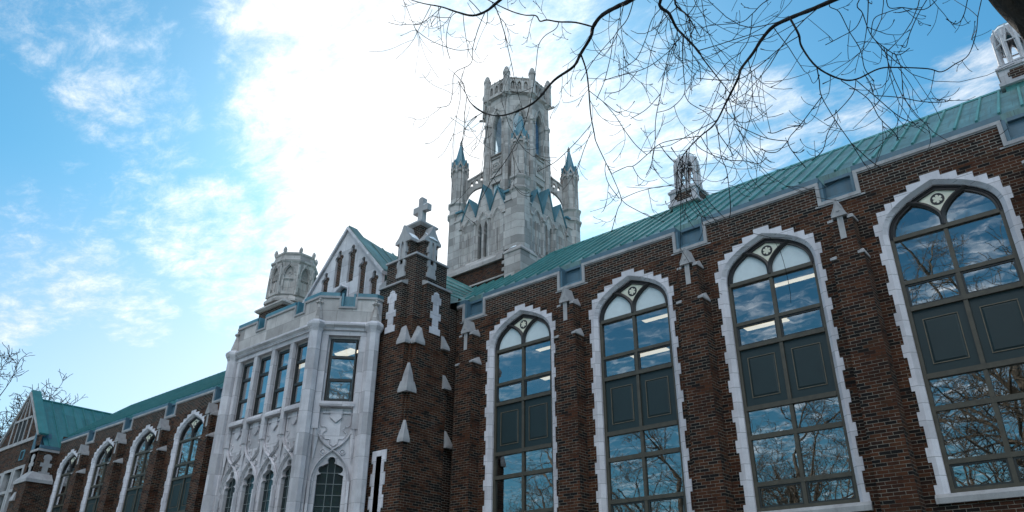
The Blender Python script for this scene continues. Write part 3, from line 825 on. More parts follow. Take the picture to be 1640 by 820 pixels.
# ------------------------------------------------------------------ corner pier with the cross
PX, PY, PW = -15.85, -1.9, 1.56
def pier():
    b = MB()
    FF = Frame((PX, PY, 0)); FS = Frame((PX, PY, 0), (0, 1, 0))     # front face (u<=0), side face (u>=0)
    def sq(x0, x1, y0, y1, z0, z1): b.wbox(PX - x1, PX - x0, PY + y0, PY + y1, z0, z1)
    xs0, xs1 = -16.95, -16.62      # slit window in the front face
    F2 = Frame((0, PY, 0))
    # lower body: full square; corner notched above z 7.05 and again above 7.95
    b.plate(F2, [(-17.41, 0), (PX, 0), (PX, 6.55), (-17.41, 6.55)], [[(-16.885, 3.0), (-16.665, 3.0), (-16.665, 6.22), (-16.885, 6.22)]], w0=-.25, w1=0, sides=False)
    b.face([(PX, PY, 0), (PX, PY + PW, 0), (PX, PY + PW, 6.55), (PX, PY, 6.55)])
    b.face([(PX - PW, PY + PW, 0), (PX - PW, PY, 0), (PX - PW, PY, 6.55), (PX - PW, PY + PW, 6.55)])
    def notched(n, a, z0, z1, inset=0.):
        """square with the near corner cut back by n over a width a"""
        pl = [(PX - PW, PY), (PX - a, PY), (PX - a, PY + n), (PX - n, PY + n), (PX - n, PY + a), (PX, PY + a), (PX, PY + PW), (PX - PW, PY + PW)]
        for i in range(len(pl)):
            p, q = pl[i], pl[(i + 1) % len(pl)]
            b.face([(*p, z0), (*q, z0), (*q, z1), (*p, z1)])
        b.plate(Frame((0, 0, 0), (1, 0, 0), (0, 1, 0)), [(x, y) for x, y in pl], w1=z1)
    notched(.07, .13, 6.55, 8.2); notched(.16, .24, 8.2, 9.45)
    b.cur = 0
    # sub-buttresses on both faces, above 9.45 they stand free of the recessed corner
    notched(.2, .53, 9.45, 11.42)
    sq(.21, PW - .03, .21, PW - .03, 11.42, 12.36)
    pr = build(b, 'pier', 'old_brick', PV, label='brick corner pier carrying the cross')
    b = MB()
    for z0, z1 in ((10.45, 11.43), ):
        # repointed upper courses as a thin skin of new brick
        e = .006
        b.box(F2, PX - PW, PX - .53 + e, z0, z1 - .05, -.05, e); b.box(FS, .53 - e, PW - .02, z0, z1 - .05, -.05, e)
        b.box(Frame((PX, PY + .2, 0)), -.52, -.2 + e, z0 - .1, z1, -.05, e); b.box(Frame((PX - .2, PY, 0), (0, 1, 0)), .2, .52, z0 - .1, z1, -.05, e)
        b.box(Frame((PX - .53, PY, 0), (0, 1, 0)), .002, .19, z0 - .1, z1 - .06, -.05, e); b.box(Frame((PX, PY + .53, 0)), -.19, -.002, z0 - .1, z1 - .06, -.05, e)
    sq(.2, PW - .02, .2, PW - .02, 11.43, 12.36)
    # cross-plan pinnacle core
    cxx, cyy = PX - .78, PY + .83
    b.wbox(cxx - .28, cxx + .28, cyy - .28, cyy + .28, 12.4, 13.68)
    for f in (F2,):
        pass
    b.wbox(cxx - .36, cxx + .22, PY + .24, PY + 1.3, 12.42, 13.05)
    b.wbox(cxx - .5, PX - .24, cyy - .29, cyy + .29, 12.42, 13.05)
    build(b, 'upper_brickwork', 'repointed_brick', pr)
    b = MB()
    # string course on the sub-buttresses, coping of the corner stage
    def course(f, u0, u1, z0, z1, p):
        b.hull([f(u, v, w) for u in (u0, u1) for v, w in ((z0, 0), (z0, p), (z0 + .06, p), (z1, -.2), (z0, -.3), (z1, -.3))])
    course(F2, PX - PW - .0, PX - .5, 11.42, 11.60, .07); course(FS, .5, PW, 11.42, 11.60, .07)
    b.hull([(PX + dx, PY + dy, z) for dx in (-PW, -.13) for dy in (.13, PW) for z in (12.36, 12.42)] + [(PX + dx, PY + dy, 12.55) for dx in (-PW + .15, -.32) for dy in (.32, PW - .15)])
    # gablets of the pinnacle
    for f in (Frame((cxx - .07, PY + .2, 0)), Frame((PX - .2, cyy, 0), (0, 1, 0))):
        g = [(-.36, 12.98), (.36, 12.98), (.36, 13.06), (.22, 13.2), (.1, 13.4), (.03, 13.6), (-.03, 13.6), (-.1, 13.4), (-.22, 13.2), (-.36, 13.06)]
        b.plate(f, g, w0=-.75, w1=.04)
        lan = [(-.07, 12.2), (.07, 12.2), (.07, 12.85), (.04, 12.96), (0, 13.02), (-.04, 12.96), (-.07, 12.85)]
        st = [(-.2, 11.75), (.2, 11.75), (.2, 11.9), (.15, 11.9), (.15, 12.1), (.19, 12.1), (.19, 12.3), (.15, 12.3), (.15, 12.6), (.19, 12.6), (.19, 12.8), (.14, 12.8), (.14, 13.0), (-.14, 13.0)]
        st += [(-u, v) for u, v in st[-2::-1]][1:] if False else [(-.14, 12.8), (-.19, 12.8), (-.19, 12.6), (-.15, 12.6), (-.15, 12.3), (-.19, 12.3), (-.19, 12.1), (-.15, 12.1), (-.15, 11.9), (-.2, 11.9)]
        b.plate(f, st, [lan], w0=-.12, w1=.05); b.plate(f, [(-.1, 12.15), (.1, 12.15), (.1, 13.0), (-.1, 13.0)], w1=-.0)
    # cap slab
    b.hull([(cxx + sx * r, cyy + sy * r, z) for sx in (-1, 1) for sy in (-1, 1) for r, z in ((.30, 13.66), (.40, 13.72), (.40, 13.78), (.14, 13.97))])
    build(b, 'pinnacle_stone', 'weathered_stone', pr)
    # decorative crosslet slabs on both faces
    z = 9.88
    cl = [(-.215, z), (.215, z), (.215, z + .2), (.12, z + .2), (.12, z + .48), (.215, z + .48), (.215, z + .7), (.12, z + .7), (.12, z + 1.0), (.2, z + 1.0), (.2, z + 1.22), (.13, z + 1.22), (.09, z + 1.34), (0, z + 1.38), (-.09, z + 1.34), (-.13, z + 1.22), (-.2, z + 1.22), (-.2, z + 1.0), (-.12, z + 1.0), (-.12, z + .7), (-.215, z + .7), (-.215, z + .48), (-.12, z + .48), (-.12, z + .2), (-.215, z + .2)]
    for f in (Frame((PX - .93, PY, 0)), Frame((PX, PY + .94, 0), (0, 1, 0))):
        b = MB(); b.plate(f, cl, [[(-.06, z + .25), (.06, z + .25), (.06, z + 1.1), (0, z + 1.2), (-.06, z + 1.1)]], w0=-.02, w1=.028); b.plate(f, [(-.07, z + .2), (.07, z + .2), (.07, z + 1.21), (-.07, z + 1.21)], w1=.016)
        for q in ((-.06, z + 1.16), (.06, z + 1.16), (0, z + 1.26)): b.plate(f, circ(*q, .04, 8), w0=.02, w1=.036)
        build(b, 'crosslet', 'trim_stone', pr)
    # kite-shaped set-off stones up the corner and at the back edge
    def kite(fn, z0, z1, a, n):
        bb = MB()
        bb.hull([(PX - dx, PY + dy, zz) for dx, dy, zz in ((a, -.05, z0), (-.05, -.05, z0), (-.05, a, z0), (a, -.05, z0 + .09), (-.05, -.05, z0 + .09), (-.05, a, z0 + .09), (n, n, z1), (n + .05, n + .05, z0), (n - .02, n + .03, z1), (n + .03, n - .02, z1))])
        build(bb, 'setoff', 'weathered_stone', pr)
    kite(None, 6.5, 7.12, .2, .07)
    kite(None, 7.92, 8.82, .33, .14)
    for f, s in ((F2, -1), (FS, 1)):
        bb = MB()
        o = PX if s < 0 else 0
        # right-hand kite against each sub-buttress: foot at the corner, tip on the recessed corner
        u_out, u_in = o + s * .17, o + s * .56
        bb.hull([f(u_in, 9.42, .04), f(u_in, 9.42, -.24), f(u_out, 9.42, .04), f(u_out, 9.42, -.24), f(u_in, 9.5, .04), f(u_out, 9.5, .04), f(u_out, 9.5, -.2), f(u_in - s * .06, 10.08, -.22), f(u_in - s * .12, 10.08, -.22), f(u_in - s*.03, 9.98, -.1)])
        build(bb, 'setoff', 'weathered_stone', pr)
    for zz, y1 in ((9.5, -.36), (8.3, -.22), (6.6, -.03)):
        bb = MB()
        bb.hull([(PX + dx, y1 + dy, zz + dz) for dx, dy, dz in ((-.02, -.3, 0), (.1, -.3, 0), (.1, 0, 0), (-.02, 0, 0), (.1, -.3, .07), (.1, 0, .07), (-.02, -.3, .5), (-.02, -.22, .5), (-.02, 0, .1))])
        build(bb, 'setoff', 'weathered_stone', pr)
    # slit window
    bb = MB(); zb = 3.0
    oo = []; z_ = 6.38; wide = True
    seg = []
    while z_ > zb:
        h = .34 if wide else .27
        seg.append((.3 if wide else .225, max(z_ - h, zb), z_)); z_ -= h; wide = not wide
    for u, a, c in reversed(seg): oo += [(u, a), (u, c)]
    oo = oo + [(-u, v) for u, v in reversed(oo)]
    fw = Frame((-16.775, PY, 0))
    bb.plate(fw, oo, [[(-.11, zb + .05), (.11, zb + .05), (.11, 6.22), (-.11, 6.22)]], w0=-.03, w1=.015)
    bb.strip(fw, [(-.11, zb), (-.11, 6.22), (.11, 6.22), (.11, zb)], .015, [(-.11, zb), (-.11, 6.22), (.11, 6.22), (.11, zb)], -.2)
    build(bb, 'slit_surround', 'trim_stone', pr)
    bb = MB(); bb.plate(fw, [(-.12, zb), (.12, zb), (.12, 6.23), (-.12, 6.23)], w1=-.16); bb.box(fw, -.012, .012, zb, 6.2, -.16, -.13)
    build(bb, 'slit_pane', 'leaded_glass', pr)
    # cross
    bb = MB(); c = Frame((cxx, cyy - .09, 0)); zz = 13.93
    ou = [(-.11, zz), (.11, zz), (.105, zz + .42), (.34, zz + .40), (.34, zz + .63), (.1, zz + .62), (.105, zz + .92), (.04, zz + .96), (-.04, zz + .96), (-.105, zz + .92), (-.1, zz + .62), (-.34, zz + .63), (-.34, zz + .40), (-.105, zz + .42)]
    bb.plate(c, ou, w0=-.18, w1=0, back=True)
    build(bb, 'cross', 'weathered_stone', pr)
    bb = MB()
    bb.hull([(cxx + dx, cyy + dy, z) for dx, dy, z in ((-.3, -.34, 13.80), (.32, -.34, 13.80), (.32, .25, 13.80), (-.2, .2, 13.82), (0, -.1, 13.99), (-.15, -.2, 13.96), (.15, -.2, 13.95))])
    for x, y in ((cxx - .07, PY + .45), (PX - .45, cyy)):
        bb.hull([(x + dx, y + dy, z) for dx, dy, z in ((.1, -.2, 13.37), (.33, -.2, 13.1), (.33, .2, 13.1), (.1, .2, 13.37), (.2, 0, 13.3), (.3, 0, 13.2))])
    for dx in (-.22, .22): bb.hull([(cxx + dx + a, cyy + d, zz + .63 + e) for a in (-.1, .1) for d in (-.08, .08) for e in (-.01, .015)])
    build(bb, 'snow', 'snow', pr)
pier()

# ------------------------------------------------------------------ octagonal stone turret on the left pier
def turret():
    tx, ty = -24.65, -.46
    b = MB()
    b.wbox(tx - .78, tx + .78, ty - .78, ty + .78, 0, 12.95)
    tr = build(b, 'turret', 'repointed_brick', PV, label='octagonal stone turret behind the bay')
    b = MB()
    b.hull([(tx + sx * r, ty + sy * r, z) for sx in (-1, 1) for sy in (-1, 1) for r, z in ((.84, 12.95), (.92, 13.02), (.92, 13.08), (.66, 13.3))])
    b.rings((tx, ty), [(.98, 13.2), (.98, 13.3), (.86, 13.44), (.86, 13.5)])
    b.rings((tx, ty), [(.80, 13.44), (.80, 14.85)], cap=False)
    ap = .80 * math.cos(math.pi / 8); hw = .80 * math.sin(math.pi / 8)
    la = [(-.19, 13.62), (.19, 13.62), (.19, 14.3), (.15, 14.5), (.08, 14.63), (0, 14.72), (-.08, 14.63), (-.15, 14.5), (-.19, 14.3)]
    for k in range(8):
        a = k * math.pi / 4
        f = Frame((tx + ap * math.cos(a), ty + ap * math.sin(a), 0), (-math.sin(a), math.cos(a), 0))
        b.plate(f, [(-hw, 13.5), (hw, 13.5), (hw, 14.84), (-hw, 14.84)], [la], w0=0, w1=.085)
        for q in ((0, 14.48), (-.065, 14.4), (.065, 14.4), (0, 14.32)): b.plate(f, circ(*q, .04, 8), w0=0, w1=.02)
        b.box(f, -.19, .19, 14.16, 14.2, 0, .05); b.box(f, -.015, .015, 13.62, 14.16, 0, .03)
        c = cat_rom([(-.24, 14.3, 0), (-.19, 14.55, 0), (-.06, 14.75, 0), (0, 14.95, 0)], 3)
        for s in (1, -1): b.tube([f(s * p.x, p.y, .1) for p in c], .022, 5)
        aa = a + math.pi / 8
        b.tube([(tx + .87 * math.cos(aa), ty + .87 * math.sin(aa), z) for z in (13.46, 14.3, 14.75)], [.085, .075, .06], 6)
    b.rings((tx, ty), [(.86, 14.8), (.94, 14.9), (.94, 14.97), (.84, 15.05), (.80, 15.22), (.84, 15.26), (.84, 15.32)])
    build(b, 'lantern', 'tower_stone', tr)
    for k in range(8):
        aa = math.pi / 8 + k * math.pi / 4
        b = MB(); p = Vector((tx + .8 * math.cos(aa), ty + .8 * math.sin(aa), 0))
        b.rings((p.x, p.y), [(.06, 15.3), (.085, 15.4), (.07, 15.47), (.02, 15.56)], 6)
        build(b, 'finial', 'tower_stone', tr)
turret()

# ------------------------------------------------------------------ the stone bay
BY, BX0, BX1 = -3.355, -22.86, -18.42
PLAN = [(-24.06, -1.0), (-24.06, -2.15), (BX0, BY), (BX1, BY), (-17.22, -2.15), (-17.22, -1.0)]
def offset_plan(d):
    """plan pushed out by d (45 degree corners)"""
    k = math.tan(math.pi / 8)
    return [(-24.06 - d, -1.0), (-24.06 - d, -2.15 - d * k), (BX0 - d * k, BY - d), (BX1 + d * k, BY - d), (-17.22 + d, -2.15 - d * k), (-17.22 + d, -1.0)]
def band(b, prof):
    """sweep a profile [(offset, z)...] along the bay's plan"""
    ls = [[(x, y, z) for x, y in offset_plan(d)] for d, z in prof]
    for l, q in zip(ls, ls[1:]):
        for i in range(len(l) - 1): b.face([l[i], l[i + 1], q[i + 1], q[i]])
FR = Frame((-20.64, BY, 0)); CANT = Frame((-17.82, -2.7525, 0), (1, 1, 0)); CANTL = Frame((-23.46, -2.7525, 0), (1, -1, 0))
U4 = [-1.47, -.49, .49, 1.47]
FACES = [(FR, [u + .04 for u in U4], .345, .49, 2.22), (CANT, [0.0], .38, .53, .8485), (CANTL, [0.0], .37, .53, .8485)]
def og(u, hw, s):
    """one ogee rib: down the mullion, crossing the centre at 6.42, on into the arch of the lancet"""
    return cat_rom([(u + s * hw, 7.62, 0), (u + s * hw, 7.05, 0), (u + s * hw * .86, 6.86, 0), (u + s * hw * .5, 6.6, 0), (u, 6.42, 0), (u - s * hw * .5, 6.2, 0), (u - s * hw * .82, 5.96, 0), (u - s * hw * .99, 5.66, 0), (u - s * hw, 5.4, 0)], 4)
def lancet(u, k):
    pts = [(-.27 * k, 3.2), (.27 * k, 3.2), (.27 * k, 5.72)]
    r = .078 + .022 * k
    for a in range(-100, 91, 24): pts.append((.175 * k + r * math.cos(R(a)), 5.88 + r * math.sin(R(a))))
    for a in range(-40, 221, 26): pts.append((r * math.cos(R(a)), 6.13 + r * math.sin(R(a))))
    for a in range(90, 281, 24): pts.append((-.175 * k + r * math.cos(R(a)), 5.88 + r * math.sin(R(a))))
    pts.append((-.27 * k, 5.72))
    return [(u + p, q) for p, q in pts]
def bay():
    b = MB()
    for f, us, hw, pit, he in FACES:
        holes = []
        for u in us:
            holes.append([(u - hw - .04, 7.78), (u + hw + .04, 7.78), (u + hw + .04, 9.74), (u - hw - .04, 9.74)])
            holes.append(lancet(u, 1.1 if len(us) > 1 else 1.34))
        b.plate(f, [(-he, 0), (he, 0), (he, 9.95), (-he, 9.95)], holes, w0=-.30, w1=-.16, sides=False)
        # frame members standing forward of the sunk panels
        for u in us:
            for s in (-1, 1):
                b.tube([f(p.x, p.y, -.13) for p in og(u, pit - .015, s)], .036, 5); b.tube([f(p.x, p.y, -.085) for p in og(u, pit - .015, s)], .016, 5)
            if len(us) > 1: pass
        ms = sorted(set([round(u - pit, 3) for u in us] + [round(u + pit, 3) for u in us]))
        for mu in ms:
            e = .085 if len(us) > 1 else .12
            b.box(f, max(mu - e, -he), min(mu + e, he), 7.0, 9.8, -.13, -.02) if len(us) > 1 else None
            b.hull([f(mu, 6.05, -.11), f(mu - .03, 6.9, -.1), f(mu + .03, 6.9, -.1), f(mu, 7.0, -.03), f(mu - e, 7.0, -.12), f(mu + e, 7.0, -.12)])
            b.box(f, mu - .035, mu + .035, 0, 5.55, -.13, -.03)
        b.box(f, -he, he, 9.8, 9.95, -.13, -.01)
        if len(us) == 1:
            for s in (-1, 1): b.box(f, *sorted((s * .47, s * .66)), 7.0, 9.8, -.13, -.02); b.box(f, *sorted((s * .60, s * .8485)), 0, 7.0, -.13, -.05)
        else:
            for s in (-1, 1): b.box(f, *sorted((s * 2.0 + .04, s * 2.22)), 0, 7.0, -.13, -.05)
        # shields, drapery and roundels in relief
        for u in us:
            k = 1.0 if len(us) == 1 else .86
            b.plate(f, [(u - .17 * k, 7.58), (u - .17 * k, 7.34), (u, 7.2), (u + .17 * k, 7.34), (u + .17 * k, 7.58)], w0=-.17, w1=-.10)
            b.box(f, u - .4 * k, u + .4 * k, 7.46, 7.52, -.17, -.12)
            for s in (-1, 1):
                c = cat_rom([(u + s * .41 * k, 7.5, 0), (u + s * .40 * k, 7.12, 0), (u + s * .27 * k, 7.08, 0), (u + s * .24 * k, 6.98, 0), (u + s * .33 * k, 6.88, 0), (u + s * .26 * k, 6.74, 0), (u + s * .12 * k, 6.72, 0), (u + s * .1 * k, 6.6, 0), (u, 6.52, 0)], 3)
                b.tube([f(p.x, p.y, -.15) for p in c], .022, 4)
                rc = [(u + s * .27 * k + .075 * math.cos(R(a)), 6.37 + .075 * math.sin(R(a))) for a in range(0, 361, 30)]
                b.tube([f(p, q, -.145) for p, q in rc], .022, 4, cap=False)
                b.plate(f, circ(u + s * .27 * k, 6.37, .035, 6), w0=-.17, w1=-.13)
                ml = [(u + s * (.41 if len(us) > 1 else .48), 5.2), (u + s * (.41 if len(us) > 1 else .46), 5.62), (u + s * (.33 if len(us) > 1 else .38), 5.98), (u + s * .16, 6.26), (u, 6.4)]
                b.tube([f(p.x, p.y, -.15) for p in cat_rom([(p, q, 0) for p, q in ml], 3)], .024, 5)
        for u in us:
            b.hull([f(u + s * (pit - .1 if len(us) > 1 else .5), v, w) for s in (-1, 1) for v, w in ((7.64, .02), (7.7, .03), (7.79, -.02), (7.79, -.2), (7.62, -.12))])
    # side returns
    for x in (-17.22, -24.06): b.face([(x, -2.15, 0), (x, -1.0, 0), (x, -1.0, 11.1), (x, -2.15, 11.1)])
    # octagonal corner posts
    for x, y in PLAN[1:5]:
        b.rings((x, y), [(.2, 0), (.2, 9.86), (.235, 9.95)])
        for da in (-.28, .28): pass
    # cornice
    band(b, [(-.05, 9.93), (.04, 9.95), (.06, 10.02), (.15, 10.08), (.15, 10.13), (.07, 10.19), (.02, 10.22), (.0, 10.24)])
    for x, y in PLAN[1:5]: b.rings((x, y), [(.24, 9.95), (.3, 10.06), (.3, 10.13), (.22, 10.22)])
    bo = build(b, 'bay', 'limestone', PV)
    # parapet of the bay with its three notches
    b = MB(); fl = MB(); cp = MB()
    specs = [(FR, 2.22, [-.86, 1.24]), (CANT, .8485, [0.0]), (CANTL, .8485, [0.0])]
    for f, he, cr in specs:
        out = [(-he, 10.2), (he, 10.2), (he, 10.98)]
        for c in sorted(cr, reverse=True): out += [(c + .27, 10.98), (c + .27, 10.66), (c - .27, 10.66), (c - .27, 10.98)]
        out += [(-he, 10.98)]
        b.plate(f, out, w0=-.3, w1=0)
        seg = []; a = -he
        for c in sorted(cr): seg.append((a, c - .27)); a = c + .27
        seg.append((a, he))
        for p, q in seg:
            p_, q_ = (p - (.02 if p == -he else .0)), (q + (.02 if q == he else 0))
            cp.box(f, p_ + (0 if p == -he else 0), q_, 10.983, 11.05, -.3, .045)
            fl.box(f, p_, q_, 11.053, 11.17, -.33, .03)
        for c in cr:
            for s in (-1, 1): cp.box(f, *sorted((c + s * .272, c + s * .215)), 10.66, 11.05 - .003, -.28, .042)
            cp.box(f, c - .215, c + .215, 10.663, 10.72, -.28, .04)
            for s in (-1, 1): fl.box(f, *sorted((c + s * .213, c + s * .15)), 10.723, 11.168, -.3, .005)
            fl.hull([f(c + s * .148, v, w) for s in (-1, 1) for v, w in ((10.723, 0), (10.74, 0), (10.84, -.14), (10.723, -.2))])
            fl.box(f, c - .148, c + .148, 10.8, 11.13, -.24, -.16)
    for x in (-17.22, -24.06):
        s = 1 if x > -20 else -1
        cp.wbox(*sorted((x - .25 * s, x + .045 * s)), -2.17, -1.0, 10.983, 11.05)
        fl.wbox(*sorted((x - .28 * s, x + .03 * s)), -2.16, -1.0, 11.053, 11.17)
    build(b, 'bay_parapet', 'parapet_stone', PV)
    build(cp, 'bay_coping', 'weathered_stone', PV)
    build(fl, 'bay_flashing', 'copper_spire', PV)
    # little spirelets with leaf finials on the corners of the parapet
    for x, y in PLAN[1:5]:
        b = MB()
        b.rings((x, y), [(.17, 10.2), (.165, 10.28), (.06, 10.74), (.075, 10.77), (.03, 10.8)], 8)
        for k in range(4):
            a = k * math.pi / 2 + math.pi / 4
            b.rings((x + .075 * math.cos(a), y + .075 * math.sin(a)), [(.02, 10.78), (.055, 10.83), (.02, 10.88)], 6)
        b.rings((x, y), [(.03, 10.78), (.03, 10.88), (.055, 10.94), (.015, 11.0)], 6)
        build(b, 'spirelet', 'tower_stone', PV)
    # flat roof and ceiling inside
    b = MB(); b.plate(Frame((0, 0, 0), (1, 0, 0), (0, 1, 0)), [(x, y) for x, y in PLAN], w1=10.6); build(b, 'bay_roof', 'lead_flashing', PV)
    b = MB()
    pl = [(x * .985 - .31, y * .9) for x, y in PLAN]
    for z0, z1 in ((7.4, 9.9), (3.0, 6.9)):
        b.plate(Frame((0, 0, 0), (1, 0, 0), (0, 1, 0)), pl, w1=z0); b.plate(Frame((0, 0, 0), (1, 0, 0), (0, 1, 0)), pl, w1=z1)
        b.face([(-24, -1.02, z0), (-17.3, -1.02, z0), (-17.3, -1.02, z1), (-24, -1.02, z1)])
    build(b, 'bay_room', 'interior', PV)
    # upper windows: dark three-light sashes
    for f, us, hw, pit, he in FACES[:2]:
        for u in us:
            b = MB(); z0, z1 = 7.8, 9.72; W0, W1 = -.22, -.15
            for s in (-1, 1): b.box(f, *sorted((u + s * hw, u + s * (hw - .045))), z0, z1, W0, W1)
            for a, c in ((z0, z0 + .07), (8.42, 8.5), (9.12, 9.2), (z1 - .07, z1)): b.box(f, u - hw + .06, u + hw - .06, a, c, W0, W1 + .005)
            for s in (-1, 1): b.box(f, *sorted((u + s * (hw - .06), u + s * (hw - .095))), z0 + .07, 8.42, W0, W1 - .015)
            b.box(f, u - hw + .095, u + hw - .095, z0 + .07, z0 + .105, W0, W1 - .015)
            w = build(b, 'sash_window', 'black_frame', PV)
            b = MB(); b.plate(f, [(u - hw + .05, z0), (u + hw - .05, z0), (u + hw - .05, z1), (u - hw + .05, z1)], w1=-.195)
            build(b, 'pane', 'window_glass', w)
            b = MB(); k = 1.0 if len(us) > 1 else 1.03
            b.plate(f, [(u - .42, 3.2), (u + .42, 3.2), (u + .42, 6.28), (u - .42, 6.28)], w1=-.285)
            lw = build(b, 'lancet_window', 'leaded_glass', PV)
            b = MB()
            for x in (-.1, .1): b.box(f, u + x - .008, u + x + .008, 3.2, 6.2, -.283, -.272)
            for i in range(9): b.box(f, u - .4, u + .4, 3.4 + .3 * i, 3.415 + .3 * i, -.283, -.269)
            build(b, 'lead_came', 'lead_came', lw)
bay()
lamp(-19.0, -18.2, -2.0, 9.7, 'ceiling light behind the single sash window on the slanted side of the bay', 'ceiling lights in the stone bay')
lamp(-21.0, -20.2, -2.2, 9.7, 'ceiling light behind the row of four sash windows of the bay', 'ceiling lights in the stone bay')
# ------------------------------------------------------------------ stone tower
def lance(u, hw, z0, zs, za):
    """pointed opening, ccw"""
    return [(u - hw, z0), (u + hw, z0), (u + hw, zs), (u + hw * .86, zs + (za - zs) * .42), (u + hw * .5, zs + (za - zs) * .76), (u, za), (u - hw * .5, zs + (za - zs) * .76), (u - hw * .86, zs + (za - zs) * .42), (u - hw, zs)]
def tower():
    TW = empty('stone_tower', (-16.92, 4.05, 0), 'tall pale stone tower with octagonal lantern and blue-spired corner turrets', 'tower')
    X0, X1, Y0, Y1 = -18.6, -15.22, 2.2, 5.75
    CX, CY = (X0 + X1) / 2, (Y0 + Y1) / 2
    TUR = [(-15.37, 2.48), (-18.5, 2.48), (-15.37, 5.62), (-18.5, 5.62)]
    b = MB()
    b.wbox(-18.62, -15.3, 2.1, 5.9, 9, 12.98)
    b.wbox(-18.62, -15.15, 2.12, 5.9, 12.98, 13.6)
    base = build(b, 'base', 'tower_brick', TW)
    b = MB()
    b.wbox(-18.66, -15.68, 2.05, 2.12, 12.93, 12.985)
    # corner block with brick teeth, plinth and weathering
    b.wbox(-15.66, -14.93, 1.99, 2.9, 12.6, 13.68)
    for z in (12.99, 13.26): b.wbox(-15.84, -15.66, 2.06, 2.2, z + .12, z + .25)
    b.hull([(-15.66 + dx, 1.99 + dy, z) for dx, dy, z in ((-.03, -.03, 13.68), (.76, -.03, 13.68), (.76, .9, 13.68), (-.03, .9, 13.68), (-.03, -.03, 13.74), (.76, -.03, 13.74), (.76, .9, 13.74), (-.03, .9, 13.74), (.15, .35, 14.12), (.45, .35, 14.12), (.45, .65, 14.12))])
    b.hull([(x, y, z) for x in (-18.7, -15.8) for y, z in ((2.03, 13.6), (2.03, 13.74), (2.16, 13.98), (2.5, 13.98), (2.5, 13.6))])
    b.hull([(x, y, z) for y in (3.0, 5.9) for x, z in ((-15.02, 13.3), (-15.02, 13.74), (-15.2, 13.98), (-15.5, 13.98), (-15.5, 13.3))])
    build(b, 'plinth', 'tower_stone', TW)
    # walls of the square stage: three gabled bays on each side
    faces = [Frame((CX, Y0, 0)), Frame((X1, CY, 0), (0, 1, 0)), Frame((CX, Y1, 0), (-1, 0, 0)), Frame((X0, CY, 0), (0, -1, 0))]
    for fi, f in enumerate(faces):
        b = MB(); hw = 1.45
        out = [(-hw, 13.9), (hw, 13.9), (hw, 16.3), (1.08, 16.3), (1.08, 15.86), (.72, 16.72), (.36, 15.82), (0, 17.08), (-.36, 15.82), (-.72, 16.72), (-1.08, 15.86), (-1.08, 16.3), (-hw, 16.3)]
        holes = [lance(-.145, .095, 14.0, 15.1, 15.5), lance(.145, .095, 14.0, 15.1, 15.5)] if fi < 2 else [lance(0, .3, 14.0, 15.7, 16.4)]
        b.plate(f, out, holes, w0=-.25, w1=0)
        for c, z1 in ((-.72, 15.86), (.72, 15.86), (0, 15.92)):
            L = lance(c, .29, 14.0, 15.25, z1)
            b.tube([f(p, q, .015) for p, q in L[1:] + L[:1]], .032, 5)
            L = lance(c, .245, 14.0, 15.25, z1 - .08)
            b.tube([f(p, q, .01) for p, q in L[1:] + L[:1]], .02, 5)
        for c in (-.72, .72):
            for q in (-.08, .08): b.tube([f(c + q, 14.0, .01), f(c + q, 15.35, .01)], .02, 4)
            b.box(f, c - .02, c + .02, 14.0, 15.3, 0, .03)
        for u in (-1.08, -.36, .36, 1.08):
            b.tube([f(u, 13.95, .03), f(u, 15.45, .03)], .045, 6)
            b.hull([f(u + s * .07, z, w) for s in (-1, 1) for z, w in ((15.45, .0), (15.5, .1), (15.6, .1), (15.72, 0))])
        for u in (-1.27, 1.27):
            b.box(f, u - .15, u + .15, 13.95, 15.9, 0, .06); b.box(f, u - .17, u + .17, 15.9, 15.97, 0, .09)
        st = build(b, 'gabled_wall', 'tower_stone', TW)
        b = MB()
        for c, z1, zb in ((-.72, 16.75, 15.86), (0, 17.11, 15.82), (.72, 16.75, 15.86)):
            for s in (-1, 1):
                b.hull([f(c + s * u, v, w) for w in (-.42, .06) for u, v in ((.375, zb), (.36, zb + .07), (0, z1 + .01), (0, z1 - .09))])
        for s in (-1, 1): b.box(f, *sorted((s * 1.04, s * 1.5)), 16.3, 16.37, -.3, .09)
        for s in (-1, 1): b.box(f, *sorted((s * .2, s * .55)), 16.24, 16.32, -.34, -.26)
        build(b, 'gable_flashing', 'copper_spire', st)
        for u in (-.145, .145) if fi < 2 else ():
            b = MB(); b.plate(f, [(u - .1, 14), (u + .1, 14), (u + .1, 15.5), (u - .1, 15.5)], w1=-.12)
            build(b, 'pane', 'tower_glass', st)
    b = MB(); b.wbox(X0 + .1, X1 - .1, Y0 + .3, Y1 - .3, 16.2, 16.28); build(b, 'deck', 'lead_flashing', TW)
